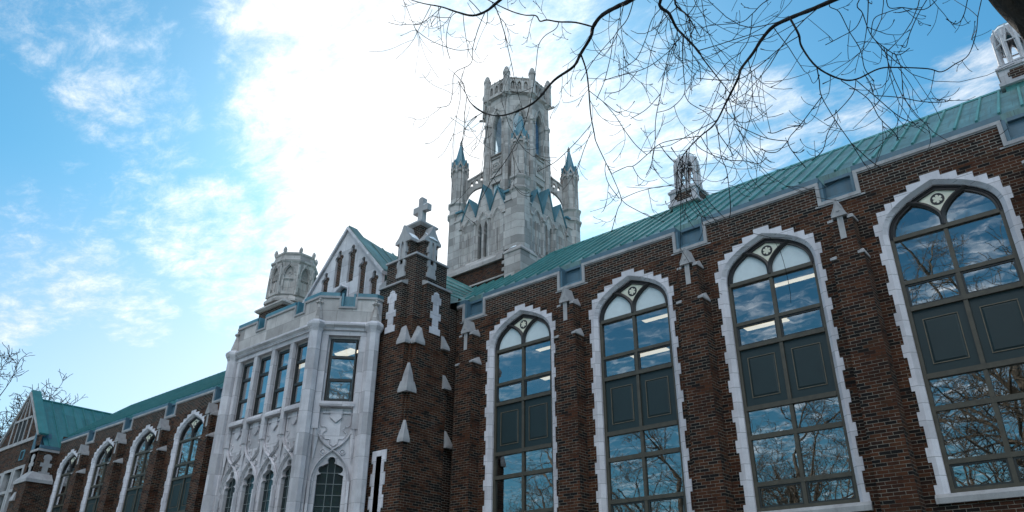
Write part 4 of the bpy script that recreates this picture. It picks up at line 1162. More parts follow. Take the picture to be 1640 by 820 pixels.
    # corner turrets
    for i, (tx, ty) in enumerate(TUR):
        c = (tx, ty)
        b = MB()
        b.rings(c, [(.36, 13.4 if i else 13.9), (.36, 16.2), (.40, 16.26), (.44, 16.3), (.44, 16.36), (.37, 16.42), (.37, 16.72), (.43, 16.8), (.43, 16.86), (.31, 16.95)])
        b.rings(c, [(.30, 16.9), (.30, 18.5)])
        for k in range(8):
            a = math.pi / 8 + k * math.pi / 4
            p = (tx + .3 * math.cos(a), ty + .3 * math.sin(a))
            b.tube([(*p, 16.95), (*p, 18.42)], .038, 5)
            b.rings((tx + .335 * math.cos(a), ty + .335 * math.sin(a)), [(.03, 18.25), (.065, 18.33), (.05, 18.42), (.07, 18.5), (.03, 18.6)], 6)
            a2 = k * math.pi / 4; ap = .30 * math.cos(math.pi / 8)
            f = Frame((tx + ap * math.cos(a2), ty + ap * math.sin(a2), 0), (-math.sin(a2), math.cos(a2), 0))
            b.plate(f, [(-.13, 18.4), (.13, 18.4), (.13, 18.52), (0, 18.86), (-.13, 18.52)], [[(-.07, 18.5), (.07, 18.5), (0, 18.7)]], w0=-.05, w1=.05)
        t = build(b, 'turret', 'tower_stone', TW)
        b = MB(); b.rings(c, [(.33, 18.52), (.26, 18.72), (.055, 19.72)])
        for k in range(8):
            a2 = k * math.pi / 4; ap = .30 * math.cos(math.pi / 8)
            f = Frame((tx + ap * math.cos(a2), ty + ap * math.sin(a2), 0), (-math.sin(a2), math.cos(a2), 0))
            for s in (-1, 1): b.hull([f(s * u, v, w) for w in (-.12, .065) for u, v in ((.135, 18.52), (.15, 18.56), (0, 18.93), (0, 18.87))])
        build(b, 'spire', 'copper_spire', t)
        b = MB(); b.rings(c, [(.06, 19.68), (.045, 19.74), (.07, 19.78), (.04, 19.82), (.06, 19.87), (.035, 19.92), (.012, 20.0)], 8)
        build(b, 'finial', 'tower_stone', t)
        if i < 2:
            b = MB(); bs = [b]
            b.hull([(tx + dx, ty + dy, z) for dx, dy, z in ((-.36, -.2, 16.87), (-.2, -.36, 16.87), (.1, -.38, 16.87), (-.05, -.3, 16.95), (-.25, -.2, 16.96), (-.3, .05, 16.9))])
            b = MB(); bs.append(b); b.hull([(tx + dx, ty + dy, z) for dx, dy, z in ((-.20, -.15, 18.80), (-.08, -.23, 18.8), (-.09, -.17, 19.15), (-.15, -.1, 19.0), (-.17, -.16, 18.9))])
            if i == 0:
                b = MB(); bs.append(b); b.hull([(-15.66 + dx, 1.99 + dy, z) for dx, dy, z in ((.12, .08, 13.88), (.46, .08, 13.88), (.3, .2, 14.02), (.24, .28, 14.08), (.36, .3, 14.11), (.26, .08, 13.91))])
            for b in bs: build(b, 'snow', 'snow', t)
    # octagonal lantern
    c = (-16.88, 4.05); RC = 1.30; ap = RC * math.cos(math.pi / 8); hw = RC * math.sin(math.pi / 8)
    b = MB(); pns = []; pp = MB()
    def oct(k, r=ap):
        a = k * math.pi / 4
        return Frame((c[0] + r * math.cos(a), c[1] + r * math.sin(a), 0), (-math.sin(a), math.cos(a), 0))
    for k in range(8):
        f = oct(k)
        op = lance(0, .235, 18.87, 20.2, 20.86)
        lo = [(-.2, 16.75), (.2, 16.75), (.2, 17.5), (-.2, 17.5)]
        b.plate(f, [(-hw, 15.5), (hw, 15.5), (hw, 21.55), (-hw, 21.55)], [op, lo], w0=-.2, w1=0, back=True, sides=False)
        for r_, q in ((.31, 21.08), (.27, 20.96)):
            L = lance(0, r_, 19.9, 20.25, q); b.tube([f(p, v, .02 if r_ > .3 else .0) for p, v in L[2:]], .035 if r_ > .3 else .025, 5)
        L = lance(0, .26, 18.85, 20.2, 20.9); b.tube([f(p, v, .0) for p, v in L[1:] + L[:1]], .022, 5)
        # panel with a carved roundel
        for u0, u1, v0, v1 in ((-.3, .3, 17.78, 17.83), (-.3, .3, 18.62, 18.67), (-.3, -.25, 17.83, 18.62), (.25, .3, 17.83, 18.62)): b.box(f, u0, u1, v0, v1, 0, .045)
        for rr in (.2, .1): b.tube([f(rr * math.cos(R(a)), 18.22 + rr * math.sin(R(a)), .01) for a in range(0, 361, 30)], .022, 4, cap=False)
        for a in range(45, 360, 90): b.tube([f(.1 * math.cos(R(a)), 18.22 + .1 * math.sin(R(a)), .01), f(.3 * math.cos(R(a)), 18.22 + .38 * math.sin(R(a)), .01)], .016, 4)
        b.hull([f(s * .27, v, w) for s in (-1, 1) for v, w in ((18.74, 0), (18.76, .07), (18.8, .07), (18.9, -.05))])
        b.box(f, -.24, .24, 17.5, 17.56, 0, .03)
        # corner shafts
        a = math.pi / 8 + k * math.pi / 4
        px, py = c[0] + (RC - .02) * math.cos(a), c[1] + (RC - .02) * math.sin(a)
        b.rings((px, py), [(.155, 15.5), (.155, 19.0), (.125, 19.1), (.125, 20.25), (.17, 20.3), (.17, 20.37), (.11, 20.5), (.10, 21.3)])
        b.rings((px, py), [(.03, 21.2), (.10, 21.32), (.08, 21.4), (.17, 21.52), (.2, 21.58)])
        pn = MB(); pn.plate(f, lance(0, .25, 18.85, 20.2, 20.88), w1=-.11); pns.append(pn)
        pn = MB(); pn.plate(f, [(-.21, 16.74), (.21, 16.74), (.21, 17.51), (-.21, 17.51)], w1=-.1); pns.append(pn)
        # parapet with three little arched openings on each side
        fo = oct(k, ap + .06); ho = (ap + .06) * math.tan(math.pi / 8)
        pp.plate(fo, [(-ho, 21.66), (ho, 21.66), (ho, 22.32), (-ho, 22.32)], [lance(u, .075, 21.78, 22.05, 22.2) for u in (-.27, 0, .27)], w0=-.07, w1=.03)
        pp.plate(oct(k, ap - .02), [(-hw, 21.6), (hw, 21.6), (hw, 22.3), (-hw, 22.3)], w1=0)
        for u in (-.27, 0, .27): pp.box(fo, u - .012, u + .012, 21.78, 22.1, -.06, .0)
        for u in (-.135, .135):
            pp.box(fo, u - .025, u + .025, 21.66, 22.34, .03, .06); q = fo(u, 22.34, -.01); pp.rings((q.x, q.y), [(.03, 22.34), (.04, 22.39), (.012, 22.47)], 6)
    for r0, z0, z1 in ((RC + .05, 21.55, 21.60), (RC + .13, 21.60, 21.66)): b.rings(c, [(r0 - .06, z0), (r0, z0 + .02), (r0, z1 - .01), (r0 - .03, z1)])
    b.rings(c, [(RC - .1, 21.3), (RC - .1, 21.34)])
    ln = build(b, 'lantern', 'tower_stone', TW)
    for i, pn in enumerate(pns): build(pn, 'pane', 'lunette_board' if i % 2 else 'tower_glass', ln)
    pp.rings(c, [(RC + .12, 22.30), (RC + .14, 22.34), (RC + .05, 22.38)], cap=False)
    pa = build(pp, 'parapet', 'tower_stone', TW)
    for k in range(8):
        a = math.pi / 8 + k * math.pi / 4
        px, py = c[0] + (RC + .08) * math.cos(a), c[1] + (RC + .08) * math.sin(a)
        b = MB(); b.rings((px, py), [(.14, 21.55), (.14, 22.5), (.165, 22.55), (.165, 22.62), (.12, 22.68), (.125, 22.74), (.085, 22.79), (.09, 22.84), (.03, 22.92)])
        build(b, 'pinnacle', 'tower_stone', pa)
        if k % 2 == 0:
            b = MB(); d = Vector((math.cos(a), math.sin(a), 0)); p = Vector((px, py, 21.42))
            b.tube([p, p + d * .12 + Vector((0, 0, .03)), p + d * .22 + Vector((0, 0, .06)), p + d * .28 + Vector((0, 0, .04))], [.06, .05, .06, .03], 6)
            build(b, 'gargoyle', 'tower_stone', ln)
    # pierced flying buttresses from the turrets to the lantern
    for tx, ty in TUR:
        d = Vector((c[0] - tx, c[1] - ty, 0)); D = d.length - ap; d.normalize()
        f = Frame((tx, ty, 0), (d.x, d.y, 0))
        arc = cat_rom([(.28, 16.7, 0), (.3, 17.05, 0), (.42, 17.4, 0), (.66, 17.68, 0), (D, 17.86, 0)], 4)
        out = [(p.x, p.y) for p in arc] + [(D, 18.55), (.27, 17.95), (.27, 16.7)]
        def sl(u): return 17.95 + (u - .27) / (D - .27) * .6
        hs = [lance(u, .05, sl(u) - .33, sl(u) - .23, sl(u) - .13) for u in [.27 + (D - .27) * t_ for t_ in (.28, .53, .78)]]
        b = MB(); b.plate(f, out, hs, w0=-.07, w1=.07, back=True)
        b.hull([f(u, v, w) for w in (-.1, .1) for u, v in ((.25, 17.93), (.25, 18.0), (D, 18.54), (D, 18.61))])
        build(b, 'flying_buttress', 'tower_stone', TW)
tower()

# ------------------------------------------------------------------ gabled end wing, far left
def gabled_wing():
    GW = empty('gabled_wing', (-48.8, 4, 0), 'gabled brick end wing with a green roof slope, farthest left beside the bare tree', 'building')
    GX, GY = -48.82, -1.0
    X1, X0 = -45.3, -52.34
    F = Frame((GX, GY, 0))
    b = MB()
    wn_ = [(-.05, 7.0, 9.75), (1.45, 7.0, 9.78), (-1.5, 7.0, 9.7)]
    holes = [[(u - .55, z0), (u + .55, z0), (u + .55, z1), (u - .55, z1)] for u, z0, z1 in wn_]
    b.plate(F, [(X0 - GX, 0), (X1 - GX - .1, 0), (X1 - GX - .1, 11.3), (2.85, 11.3), (0, 14.1), (-2.85, 11.3), (X0 - GX, 11.3)], holes, w0=-.25, w1=0, sides=False)
    b.face([(X1 - .3, GY, 0), (X1 - .3, 9, 0), (X1 - .3, 9, 10.8), (X1 - .3, GY, 10.8)]); b.face([(X0, 9, 0), (X0, GY, 0), (X0, GY, 10.8), (X0, 9, 10.8)])
    # corner pier
    b.wbox(X1 - 1.0, X1, GY, .0, 0, 10.5)
    b.wbox(X1 - 1.25, X1 + .35, GY - .3, .0, 0, 8.85)
    build(b, 'wall', 'old_brick', GW)
    b = MB()
    # band, tracery bars of the gable, copings
    b.box(F, X0 - GX, X1 - GX - 1.0, 11.22, 11.4, -.1, .06)
    for s in (-1, 1):
        b.hull([F(s * u, v, w) for w in (-.3, .1) for u, v in ((2.9, 11.36), (3.0, 11.4), (0, 14.33), (0, 14.1))])
        b.hull([F(s * u, v, w) for w in (0, .04) for u, v in ((1.28, 11.4), (1.4, 11.4), (1.36, 12.74), (1.25, 12.85))])
    b.box(F, -1.2, 1.2, 12.62, 12.74, 0, .06)
    for u in (-.62, 0, .62): b.box(F, u - .035, u + .035, 11.4, 12.62 if u else 13.9, 0, .05)
    for s in (-1, 1): b.hull([F(s * u, v, w) for w in (0, .05) for u, v in ((.62, 12.7), (.7, 12.7), (.3, 13.75), (.24, 13.75))])
    build(b, 'gable_stonework', 'weathered_stone', GW)
    b = MB()
    for u in (-.31, .31): b.box(F, u - .26, u + .26, 11.42, 12.6, 0, .02)
    build(b, 'louvre', 'dark_void', GW)
    b = MB(); b.box(F, 1.05, 1.55, 10.3, 10.75, 0, .02); b.cur = 1
    for q in ((1.03, 1.08, 10.26, 10.79), (1.52, 1.57, 10.26, 10.79), (1.08, 1.52, 10.26, 10.31), (1.08, 1.52, 10.74, 10.79)): b.box(F, *q, 0, .05)
    build(b, 'vent', ['dark_void', 'copper_spire'], GW)
    b = MB()
    b.hull([(X1 + dx, GY + dy, z) for dx in (-1.05, .06) for dy in (-.06, 1.0) for z in (10.48, 10.6)])
    b.box(Frame((0, 0, 0)), X1 - 1.9, X1 - .9, 11.05, 11.3, .9, 1.06) if False else None
    b.hull([(X1 - 1.32 + dx, GY - .36 + dy, z) for dx, dy, z in ((0, 0, 8.82), (1.74, 0, 8.82), (1.74, 1.3, 8.82), (0, 1.3, 8.82), (0, 0, 8.98), (1.74, 0, 8.98), (1.74, 1.3, 8.98), (.32, .36, 9.42), (1.3, .36, 9.42), (1.32, 1.3, 9.35))])
    b.hull([(X1 - 1.0 + dx, GY - .3 + dy, z) for dx, dy, z in ((0, 0, 7.95), (.5, 0, 7.95), (0, -.12, 7.95), (.5, -.12, 7.95), (.5, -.12, 8.03), (0, -.12, 8.03), (.1, 0, 8.4), (.4, 0, 8.4))])
    for f in (Frame((X1 - .5, GY, 0)), Frame((X1, GY + .52, 0), (0, 1, 0))):
        z = 9.3; k = .28
        b.plate(f, [(-k, z), (k, z), (k, z + .14), (.14, z + .14), (.14, z + .4), (k, z + .4), (k, z + .6), (.14, z + .6), (.14, z + .78), (.2, z + .78), (.2, z + .95), (.08, z + 1.05), (-.08, z + 1.05), (-.2, z + .95), (-.2, z + .78), (-.14, z + .78), (-.14, z + .6), (-k, z + .6), (-k, z + .4), (-.14, z + .4), (-.14, z + .14), (-k, z + .14)], w0=-.02, w1=.03)
    build(b, 'pier_stonework', 'weathered_stone', GW)
    for u, z0, z1 in wn_:
        b = MB(); o = (GX + u, GY, 0)
        b.plate(F, [(u - .72, z0 - .1), (u + .72, z0 - .1), (u + .72, z1 + .15), (u - .72, z1 + .15)], [[(u - .5, z0), (u + .5, z0), (u + .5, z1), (u - .5, z1)]], w0=-.2, w1=.03)
        b.box(F, u - .5, u + .5, 8.6, 8.75, -.18, .03)
        w = build(b, 'window', 'weathered_stone', GW, o)
        b = MB(); b.plate(F, [(u - .52, z0), (u + .52, z0), (u + .52, z1), (u - .52, z1)], w1=-.16); build(b, 'pane', 'window_glass', w, o)
        b = MB(); b.box(F, u - .03, u + .03, z0, 8.6, -.16, -.1); b.box(F, u - .03, u + .03, 8.75, z1, -.16, -.1); b.box(F, u - .5, u + .5, 8.0, 8.06, -.16, -.11); build(b, 'sash', 'black_frame', w, o)
    b = MB(); b.face([(X0, .5, 0), (X1 - .4, .5, 0), (X1 - .4, .5, 10.8), (X0, .5, 10.8)]); build(b, 'room', 'interior', GW)
    # green roof, its ridge runs straight back
    b = MB(); zr, zb, hw = 13.95, 10.85, 3.2
    for s in (-1, 1):
        b.face([(GX, -.72, zr), (GX + s * hw, -.72, zb), (GX + s * hw, 9, zb), (GX, 9, zr)])
    b.cur = 1
    for s in (-1, 1):
        for k in range(16):
            y = -.45 + k * .58
            b.hull([(GX + s * u, y + d, v + h) for d in (-.02, .02) for u, v in ((.02, zr), (hw, zb)) for h in (0, .05)])
    b.tube([(GX, -.7, zr + .02), (GX, 9, zr + .02)], .06, 6)
    for s in (-1, 1): b.hull([F(s * u, v, w) for w in (-.42, .06) for u, v in ((3.02, 11.42), (3.05, 11.5), (0, 14.43), (0, 14.34))])
    build(b, 'roof', ['copper_dark', 'copper_seam_dark'], GW)
    b = MB()
    b.hull([(X1 - 1.0 + dx, y, z) for dx, y, z in ((-.05, -1.04, 10.62), (.35, -1.04, 10.62), (.35, -.2, 10.62), (-.05, -.2, 10.62), (-.05, -1.04, 11.6), (.12, -1.04, 11.6), (.12, -.3, 11.6), (-.05, -.3, 11.6))])
    b.wbox(X1 - .65, X1 + .05, -1.0, .3, 10.62, 10.78)
    build(b, 'flashing', 'lead_flashing', GW)
gabled_wing()

# ------------------------------------------------------------------ trees
def tree_mesh(seed, H, spread, lean=(0, 0), lev=4, twig=.008, trunk_r=.32, n_main=9, upward=.35):
    """a bare branching tree: returns (trunk builder, crown builder)"""
    rnd = random.Random(seed)
    T, Cc = MB(), MB()
    def rv(): return Vector((rnd.uniform(-1, 1), rnd.uniform(-1, 1), rnd.uniform(-1, 1)))
    def grow(p, d, L, r, level):
        n = 5 if level < 2 else 4
        pts = [p]; rad = [r]
        for i in range(n):
            d = (d + rv() * (.16 + .07 * level) + Vector((0, 0, upward * (.10 if level > 1 else .05)))).normalized()
            p = p + d * (L / n); pts.append(p); rad.append(max(twig, r * (1 - (i + 1) / n * .62)))
        (T if level == 0 else Cc).tube(pts, rad, 8 if level == 0 else (5 if level < 3 else 3), cap=False)
        if level >= lev: return
        m = (n_main, 7, 6, 5, 4)[level]
        for k in range(m):
            f = rnd.uniform(.3 if level == 0 else .2, 1.0)
            i = min(int(f * n), n - 1); q = pts[i].lerp(pts[i + 1], f * n - i)
            ax = (pts[i + 1] - pts[i]).normalized()
            perp = (rv() - ax * 0).cross(ax)
            if perp.length < 1e-3: continue
            perp.normalize()
            nd = (ax * rnd.uniform(.35, .8) + perp * spread * rnd.uniform(.6, 1.1)).normalized()
            grow(q, nd, L * rnd.uniform(.42, .66) * (1.15 - .4 * f), max(twig, rad[i] * rnd.uniform(.4, .6)), level + 1)
    grow(Vector((0, 0, -.2)), Vector((lean[0], lean[1], 1)).normalized(), H, trunk_r, 0)
    return T, Cc
def plant(seed, loc, H, label, group=None, rot=0., **k):
    e = empty('bare_tree', loc, label, 'tree', group)
    T, Cc = tree_mesh(seed, H, **k)
    T.v = [v + Vector(loc) for v in T.v]; Cc.v = [v + Vector(loc) for v in Cc.v]
    build(T, 'trunk', 'pale_bark' if group else 'bark', e, smooth=True); build(Cc, 'crown', 'pale_bark' if group else 'twig_bark', e, smooth=True)
    e.rotation_euler.z = rot
    return e
def copy_tree(src, loc, scale, rot, label):
    e = src.copy(); col.objects.link(e); e.location = loc; e.scale = (scale,) * 3; e.rotation_euler.z = rot; e['label'] = label
    for ch in src.children:
        c = ch.copy(); col.objects.link(c); c.parent = e
    return e
plant(3, (-67.3, 1.0, 0), 14.8, 'bare tree with fine dark twigs beside the far gable', None, spread=1.05, lev=4, twig=.021, trunk_r=.36, n_main=34, upward=.42)
GR = 'bare trees mirrored in the glass'
ta = plant(11, (-15.5, -27, 0), 11.5, 'bare tree mirrored in the third pointed window right of the stone bay', GR, spread=1.0, lev=4, twig=.010, trunk_r=.34, n_main=14)
tb = plant(23, (-4.5, -29, 0), 16.5, 'tall bare tree mirrored in the fourth pointed window right of the stone bay', GR, spread=.95, lev=4, twig=.011, trunk_r=.42, n_main=16)
copy_tree(ta, (-24.5, -28, 0), 1.0, 2.0, 'bare tree mirrored in the second pointed window right of the stone bay')
copy_tree(tb, (-33.5, -29, 0), .72, 1.1, 'bare tree mirrored in the first pointed window right of the stone bay')
copy_tree(ta, (9.0, -27, 0), 1.35, 4.0, 'bare tree mirrored in the slanted side window of the stone bay')
copy_tree(ta, (-1.5, -23.5, 0), 1.15, 5.4, 'spreading bare tree, nearest of those mirrored in the fourth pointed window right of the bay')
copy_tree(tb, (-69, -19, 0), 1.05, 2.6, 'bare tree mirrored in the first pointed window left of the stone bay')
copy_tree(ta, (-78, -20, 0), 1.45, .6, 'bare tree mirrored in the second pointed window left of the stone bay')
copy_tree(tb, (-87, -20, 0), 1.1, 3.3, 'bare tree mirrored in the third pointed window left of the stone bay')
copy_tree(ta, (-97, -21, 0), 1.5, 5.0, 'bare tree mirrored in the pointed window nearest the far gable')

# the tree beside the camera: trunk in the top right corner, limbs arching over the view
def near_tree():
    rnd = random.Random(5)
    root = Vector((2.6, -11.6, 0))
    e = empty('bare_tree', root, 'large bare tree with dark trunk and branches hanging across the sky above the roof', 'tree')
    def pt(px, py, z): return CAM + ray(px, py) * z
    t0, t1, top, high = pt(1796, 97, 5.15), pt(1709, 10, 5.35), pt(1581, -118, 5.8), pt(1440, -300, 6.6)
    root = Vector((t0.x + 1.0, t0.y - .05, 0)); e.location = root; WORG[e.name] = root
    T = MB()
    tp = cat_rom([root + Vector((.15, 0, -.2)), root + Vector((-.1, .03, 1.2)), t0, t1, top, high], 14)
    ph = [(rnd.uniform(0, 6.28), rnd.uniform(.3, 1.0)) for _ in range(12)]
    prev = None; N = 72
    for i, p in enumerate(tp):
        t = (tp[min(i + 1, len(tp) - 1)] - tp[max(i - 1, 0)]).normalized()
        a = t.cross(Vector((0, 1, 0))).normalized(); b_ = t.cross(a); r = .38 - .13 * i / (len(tp) - 1)
        cur = []
        for k in range(N):
            th = 2 * math.pi * k / N
            # furrowed bark: ridges wandering along the trunk
            fz = sum(math.sin(th * n + q + i * .22 * w_ + .8 * math.sin(i * .35 * w_ + q)) * w_ for n, (q, w_) in zip((9, 13, 17, 23, 29), ph))
            cur.append(T.pt(p + (a * math.cos(th) + b_ * math.sin(th)) * r * (1 + .04 * math.sin(3 * th + i * .1) + .045 * fz)))
        if prev:
            for k in range(N): T.idx([prev[k], prev[(k + 1) % N], cur[(k + 1) % N], cur[k]])
        prev = cur
    build(T, 'trunk', 'bark', e, smooth=True)
    # each limb: a list of (pixel polyline, start depth, end depth, start width px, end width px); the first leaves the trunk
    LIMBS = [
     [([(1440, -300), (1220, -160), (1090, -50), (1010, 0), (994, 8), (965, 24), (950, 43), (946, 59), (930, 86), (918, 107), (887, 129), (859, 161), (833, 176), (804, 185), (779, 182), (755, 166), (746, 150), (733, 129)], 6.6, 8.2, 11, 1.0),
      ([(930, 86), (939, 113), (943, 145), (946, 182), (952, 215), (955, 228), (970, 260), (982, 285), (995, 319), (989, 336), (979, 372)], 7.0, 7.5, 3.2, .8),
      ([(995, 319), (1006, 329), (1042, 348)], 7.5, 7.6, 1.0, .6), ([(995, 319), (1020, 308), (1050, 300), (1080, 297)], 7.5, 7.7, .9, .6),
      ([(950, 43), (922, 36), (895, 35), (876, 32), (865, 34), (858, 25), (839, 24), (814, 16), (782, 0), (760, -14)], 6.95, 7.6, 3.4, 1.8),
      ([(895, 35), (890, 46), (872, 58), (862, 75), (858, 110), (850, 160), (838, 205), (815, 250), (790, 285), (770, 320)], 7.1, 7.6, 1.7, .7),
      ([(970, 262), (969, 275), (975, 295), (992, 318)], 7.3, 7.4, .9, .6),
      ([(946, 200), (925, 225), (900, 250), (885, 262), (860, 275)], 7.4, 7.7, 1.0, .6), ([(947, 210), (935, 240), (928, 262), (924, 272)], 7.4, 7.5, 1.2, .8),
      ([(1016, -5), (1005, 30), (984, 58), (978, 90), (968, 130), (955, 160)], 6.7, 7.0, 2.2, .7), ([(984, 58), (960, 85), (945, 105), (930, 130)], 6.85, 7.1, 1.1, .6),
      ([(943, 145), (965, 162), (985, 178), (994, 180)], 7.1, 7.2, 1.6, 1.0), ([(965, 162), (985, 185), (1000, 208), (1018, 232), (1036, 248)], 7.15, 7.3, 1.1, .7)],
     [([(1440, -300), (1120, -210), (900, -80), (801, 0), (780, 17), (757, 25), (731, 19), (707, 11), (680, 6), (659, 0), (640, -8)], 6.6, 8.4, 8, 1.0),
      ([(777, 19), (766, 46), (757, 78), (754, 102), (728, 117), (725, 145), (719, 168), (700, 172)], 8.1, 8.5, 1.8, .8),
      ([(757, 78), (731, 80), (694, 67), (670, 51), (663, 40), (672, 38)], 8.2, 8.5, 1.3, .8),
      ([(707, 11), (691, 26), (670, 39), (651, 39), (640, 40), (622, 36)], 8.3, 8.5, 1.4, .7),
      ([(733, 19), (722, 28), (715, 56), (716, 78), (721, 95)], 8.2, 8.4, 1.3, .7), ([(722, 28), (706, 28), (692, 25)], 8.2, 8.3, 1.0, .7),
      ([(728, 118), (740, 132), (748, 155), (760, 172), (776, 182)], 8.4, 8.5, .8, .6)],
     [([(1440, -300), (1260, -190), (1120, -70), (1058, 0), (1072, 22), (1083, 44), (1096, 58), (1118, 81), (1126, 94), (1150, 125), (1168, 148), (1180, 165)], 6.6, 7.3, 9, 1.0),
      ([(1092, 56), (1075, 78), (1069, 94), (1058, 150), (1050, 193), (1049, 229), (1043, 263), (1035, 280)], 6.9, 7.2, 2.0, .7),
      ([(1074, 80), (1045, 103), (1021, 114), (985, 123), (965, 130)], 6.95, 7.2, 1.6, .7), ([(1062, 10), (1045, 30), (1035, 60), (1022, 90), (1005, 105), (990, 112)], 6.7, 7.1, 1.5, .7),
      ([(1021, 114), (1000, 140), (985, 148), (968, 149)], 7.1, 7.2, .9, .6), ([(1094, 59), (1093, 86), (1095, 118), (1096, 150), (1075, 173), (1053, 180)], 6.9, 7.1, 2.2, .8),
      ([(1096, 150), (1105, 165), (1130, 180), (1145, 195)], 7.1, 7.2, .9, .6), ([(1058, 150), (1035, 175), (1010, 190)], 7.0, 7.1, 1.0, .6)],
     [([(1440, -300), (1250, -150), (1120, -40), (1081, 0), (1101, 25), (1112, 43), (1122, 60)], 6.6, 6.5, 7, 1.4), ([(1101, 25), (1112, 10), (1118, -5)], 6.5, 6.4, 1.6, 1.2),
      ([(1112, 43), (1104, 65), (1108, 85), (1120, 105), (1122, 130)], 6.5, 6.7, 1.5, .8), ([(1300, -30), (1230, 0), (1205, 22), (1185, 36), (1131, 42), (1122, 55)], 6.4, 6.7, 2.2, .9), ([(1205, 22), (1200, 60), (1185, 85), (1165, 100), (1140, 130)], 6.5, 6.8, 1.0, .6)],
     [([(1545, -115), (1440, -45), (1335, 0), (1300, 15), (1265, 29), (1238, 43), (1220, 63), (1206, 85), (1187, 110), (1182, 126), (1163, 164), (1145, 198), (1122, 218), (1100, 241), (1086, 265), (1083, 295), (1084, 320)], 5.9, 6.6, 10, .9),
      ([(1120, 218), (1080, 224), (1056, 231), (1036, 248), (1016, 265), (1004, 267), (982, 277)], 6.5, 6.8, 1.9, .7), ([(1056, 231), (1070, 250), (1080, 260)], 6.6, 6.7, .9, .6),
      ([(1265, 29), (1279, 55), (1284, 75), (1308, 107), (1344, 126), (1371, 127), (1408, 110), (1438, 108), (1486, 110), (1508, 115), (1529, 103), (1551, 88), (1563, 54), (1566, 27), (1570, 8), (1574, -10)], 5.9, 6.3, 4.4, .9),
      ([(1308, 107), (1312, 129), (1316, 155), (1340, 196), (1363, 229), (1385, 264)], 6.0, 6.2, 2.6, .9), ([(1363, 229), (1395, 258), (1420, 275)], 6.1, 6.2, .8, .6),
      ([(1316, 155), (1282, 200), (1262, 226), (1275, 250), (1290, 268)], 6.0, 6.2, 1.4, .6), ([(1262, 226), (1230, 222), (1200, 210), (1175, 198)], 6.1, 6.3, .9, .6), ([(1262, 226), (1245, 243), (1228, 243), (1220, 238)], 6.1, 6.2, .9, .6),
      ([(1282, 200), (1260, 205), (1240, 213), (1230, 212)], 6.1, 6.2, .8, .5),
      ([(1279, 58), (1252, 75), (1214, 107), (1185, 126), (1150, 128), (1115, 125)], 5.9, 6.4, 1.4, .6), ([(1146, 200), (1152, 215), (1166, 235), (1175, 250)], 6.4, 6.5, 2.0, 1.6),
      ([(1371, 127), (1366, 150), (1340, 180), (1320, 193)], 6.1, 6.2, 1.1, .6), ([(1372, 129), (1400, 153), (1438, 185), (1465, 198)], 6.1, 6.2, 1.2, .6), ([(1347, 129), (1390, 158), (1408, 188), (1432, 212), (1440, 225)], 6.0, 6.2, 1.4, .7),
      ([(1400, 153), (1440, 156), (1480, 163), (1515, 163), (1522, 157)], 6.1, 6.3, .9, .6), ([(1337, 192), (1325, 215), (1318, 240), (1300, 258)], 6.1, 6.2, 1.0, .6), ([(1112, 228), (1125, 240), (1160, 255), (1195, 258), (1215, 262), (1228, 252)], 6.5, 6.5, 1.1, .6),
      ([(1148, 198), (1155, 250), (1164, 275), (1170, 330), (1168, 350)], 6.5, 6.5, 1.0, .6)],
     [([(1545, -115), (1440, -70), (1376, 0), (1382, 22), (1395, 56), (1415, 75), (1438, 88), (1457, 77)], 5.9, 6.3, 3, .8), ([(1350, -30), (1328, 7), (1344, 19), (1360, 50), (1378, 80), (1385, 110), (1400, 130)], 6.1, 6.3, 2.2, .7),
      ([(1520, -60), (1484, 0), (1470, 24), (1457, 54), (1451, 75), (1443, 73)], 6.0, 6.2, 1.6, .7), ([(1556, -40), (1545, 20), (1532, 38), (1515, 30)], 5.9, 6.0, 1.2, .6), ([(1420, -30), (1422, 10), (1445, 12), (1480, 15), (1500, 0)], 6.1, 6.2, 1.2, .7),
      ([(1382, 22), (1370, 45), (1345, 60), (1322, 72)], 6.1, 6.3, 1.0, .6), ([(1395, 56), (1400, 30), (1420, 20), (1445, 12)], 6.1, 6.2, .9, .6)],
    ]
    allsegs = []
    for limb in LIMBS:
        b = MB(); tw = MB(); lp = []
        for pix, z0, z1, wa, wb in limb:
            n = len(pix)
            ctrl = [pt(x, y, z0 + (z1 - z0) * i / (n - 1) + (rnd.uniform(-.12, .12) if 0 < i < n - 1 else 0)) for i, (x, y) in enumerate(pix)]
            P = cat_rom(ctrl, 5)
            rad = []
            for i in range(len(P)):
                f = i / (len(P) - 1)
                w = wa * (1 - f) ** 1.15 + wb * (1 - (1 - f) ** 1.15)
                rad.append(max(.0036, .85 * w * .5 * (z0 + (z1 - z0) * f) / FPX) * rnd.uniform(.93, 1.09))
            b.tube(P, rad, 7 if wa > 3 else 5)
            lp.append((P, rad))
        o = build(b, 'branch', 'twig_bark', e, smooth=True)
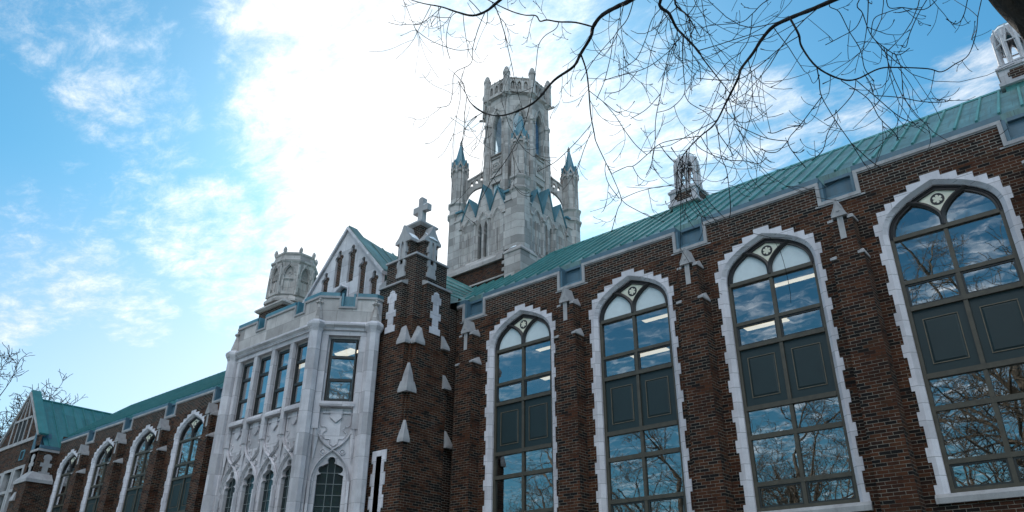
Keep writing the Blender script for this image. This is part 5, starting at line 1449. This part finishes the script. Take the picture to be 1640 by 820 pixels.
        # twigs
        def twig(p, d, L, r, lev):
            n = 7; pts = [p]; rr = [r]
            curl = Vector((rnd.uniform(-1, 1), rnd.uniform(-1, 1), rnd.uniform(-.8, 1))) * .22
            for i in range(n):
                d = (d + curl * .6 + Vector((rnd.uniform(-1, 1), rnd.uniform(-1, 1), rnd.uniform(-1, 1))) * .09 + Vector((0, 0, -.12 if i < 3 else .16))).normalized()
                p = p + d * (L / n); pts.append(p); rr.append(max(.0024, r * (1 - .5 * (i + 1) / n)))
            if rnd.random() < .2: rr[-1] = .0055
            tw.tube(pts, rr, 3, cap=False)
            if lev > 0:
                for k in range(rnd.randint(1, 4)):
                    i = rnd.randint(1, n - 1); ax = (pts[i + 1] - pts[i]).normalized()
                    pr = ax.cross(Vector((rnd.uniform(-1, 1), rnd.uniform(-1, 1), rnd.uniform(-1, 1))))
                    if pr.length < .1: continue
                    twig(pts[i], (ax * .7 + pr.normalized() * rnd.uniform(.5, 1.0)).normalized(), L * rnd.uniform(.25, .6), rr[i] * .75, lev - 1)
        for P, rad in lp:
            acc = 0
            for i in range(1, len(P) - 1):
                acc += (P[i] - P[i - 1]).length
                if acc < rnd.uniform(.2, .5): continue
                if rad[i] > .024: continue
                acc = 0
                ax = (P[i + 1] - P[i]).normalized()
                pr = ax.cross(Vector((rnd.uniform(-1, 1), rnd.uniform(-1, 1), rnd.uniform(-.6, 1))))
                if pr.length < .1: continue
                thick = rad[i] > .006
                twig(P[i], (ax * rnd.uniform(.3, .9) + pr.normalized()).normalized(), *((rnd.uniform(.5, 1.4), rnd.uniform(.0042, .0060), 2) if thick and rnd.random() < .45 else (rnd.uniform(.15, .5), rnd.uniform(.0028, .0038), 1)))
        for P, rad in lp[:1]:
            # long hanging shoots
            for k in range(15 if limb is LIMBS[4] else 6):
                i = rnd.randint(len(P) // 5, len(P) - 2)
                d = Vector((rnd.uniform(-.35, .35), rnd.uniform(-.35, .35), -1)).normalized()
                twig(P[i], d, rnd.uniform(.5, 1.3), .0042, 1)
        build(tw, 'twigs', 'twig_bark', o)
near_tree()
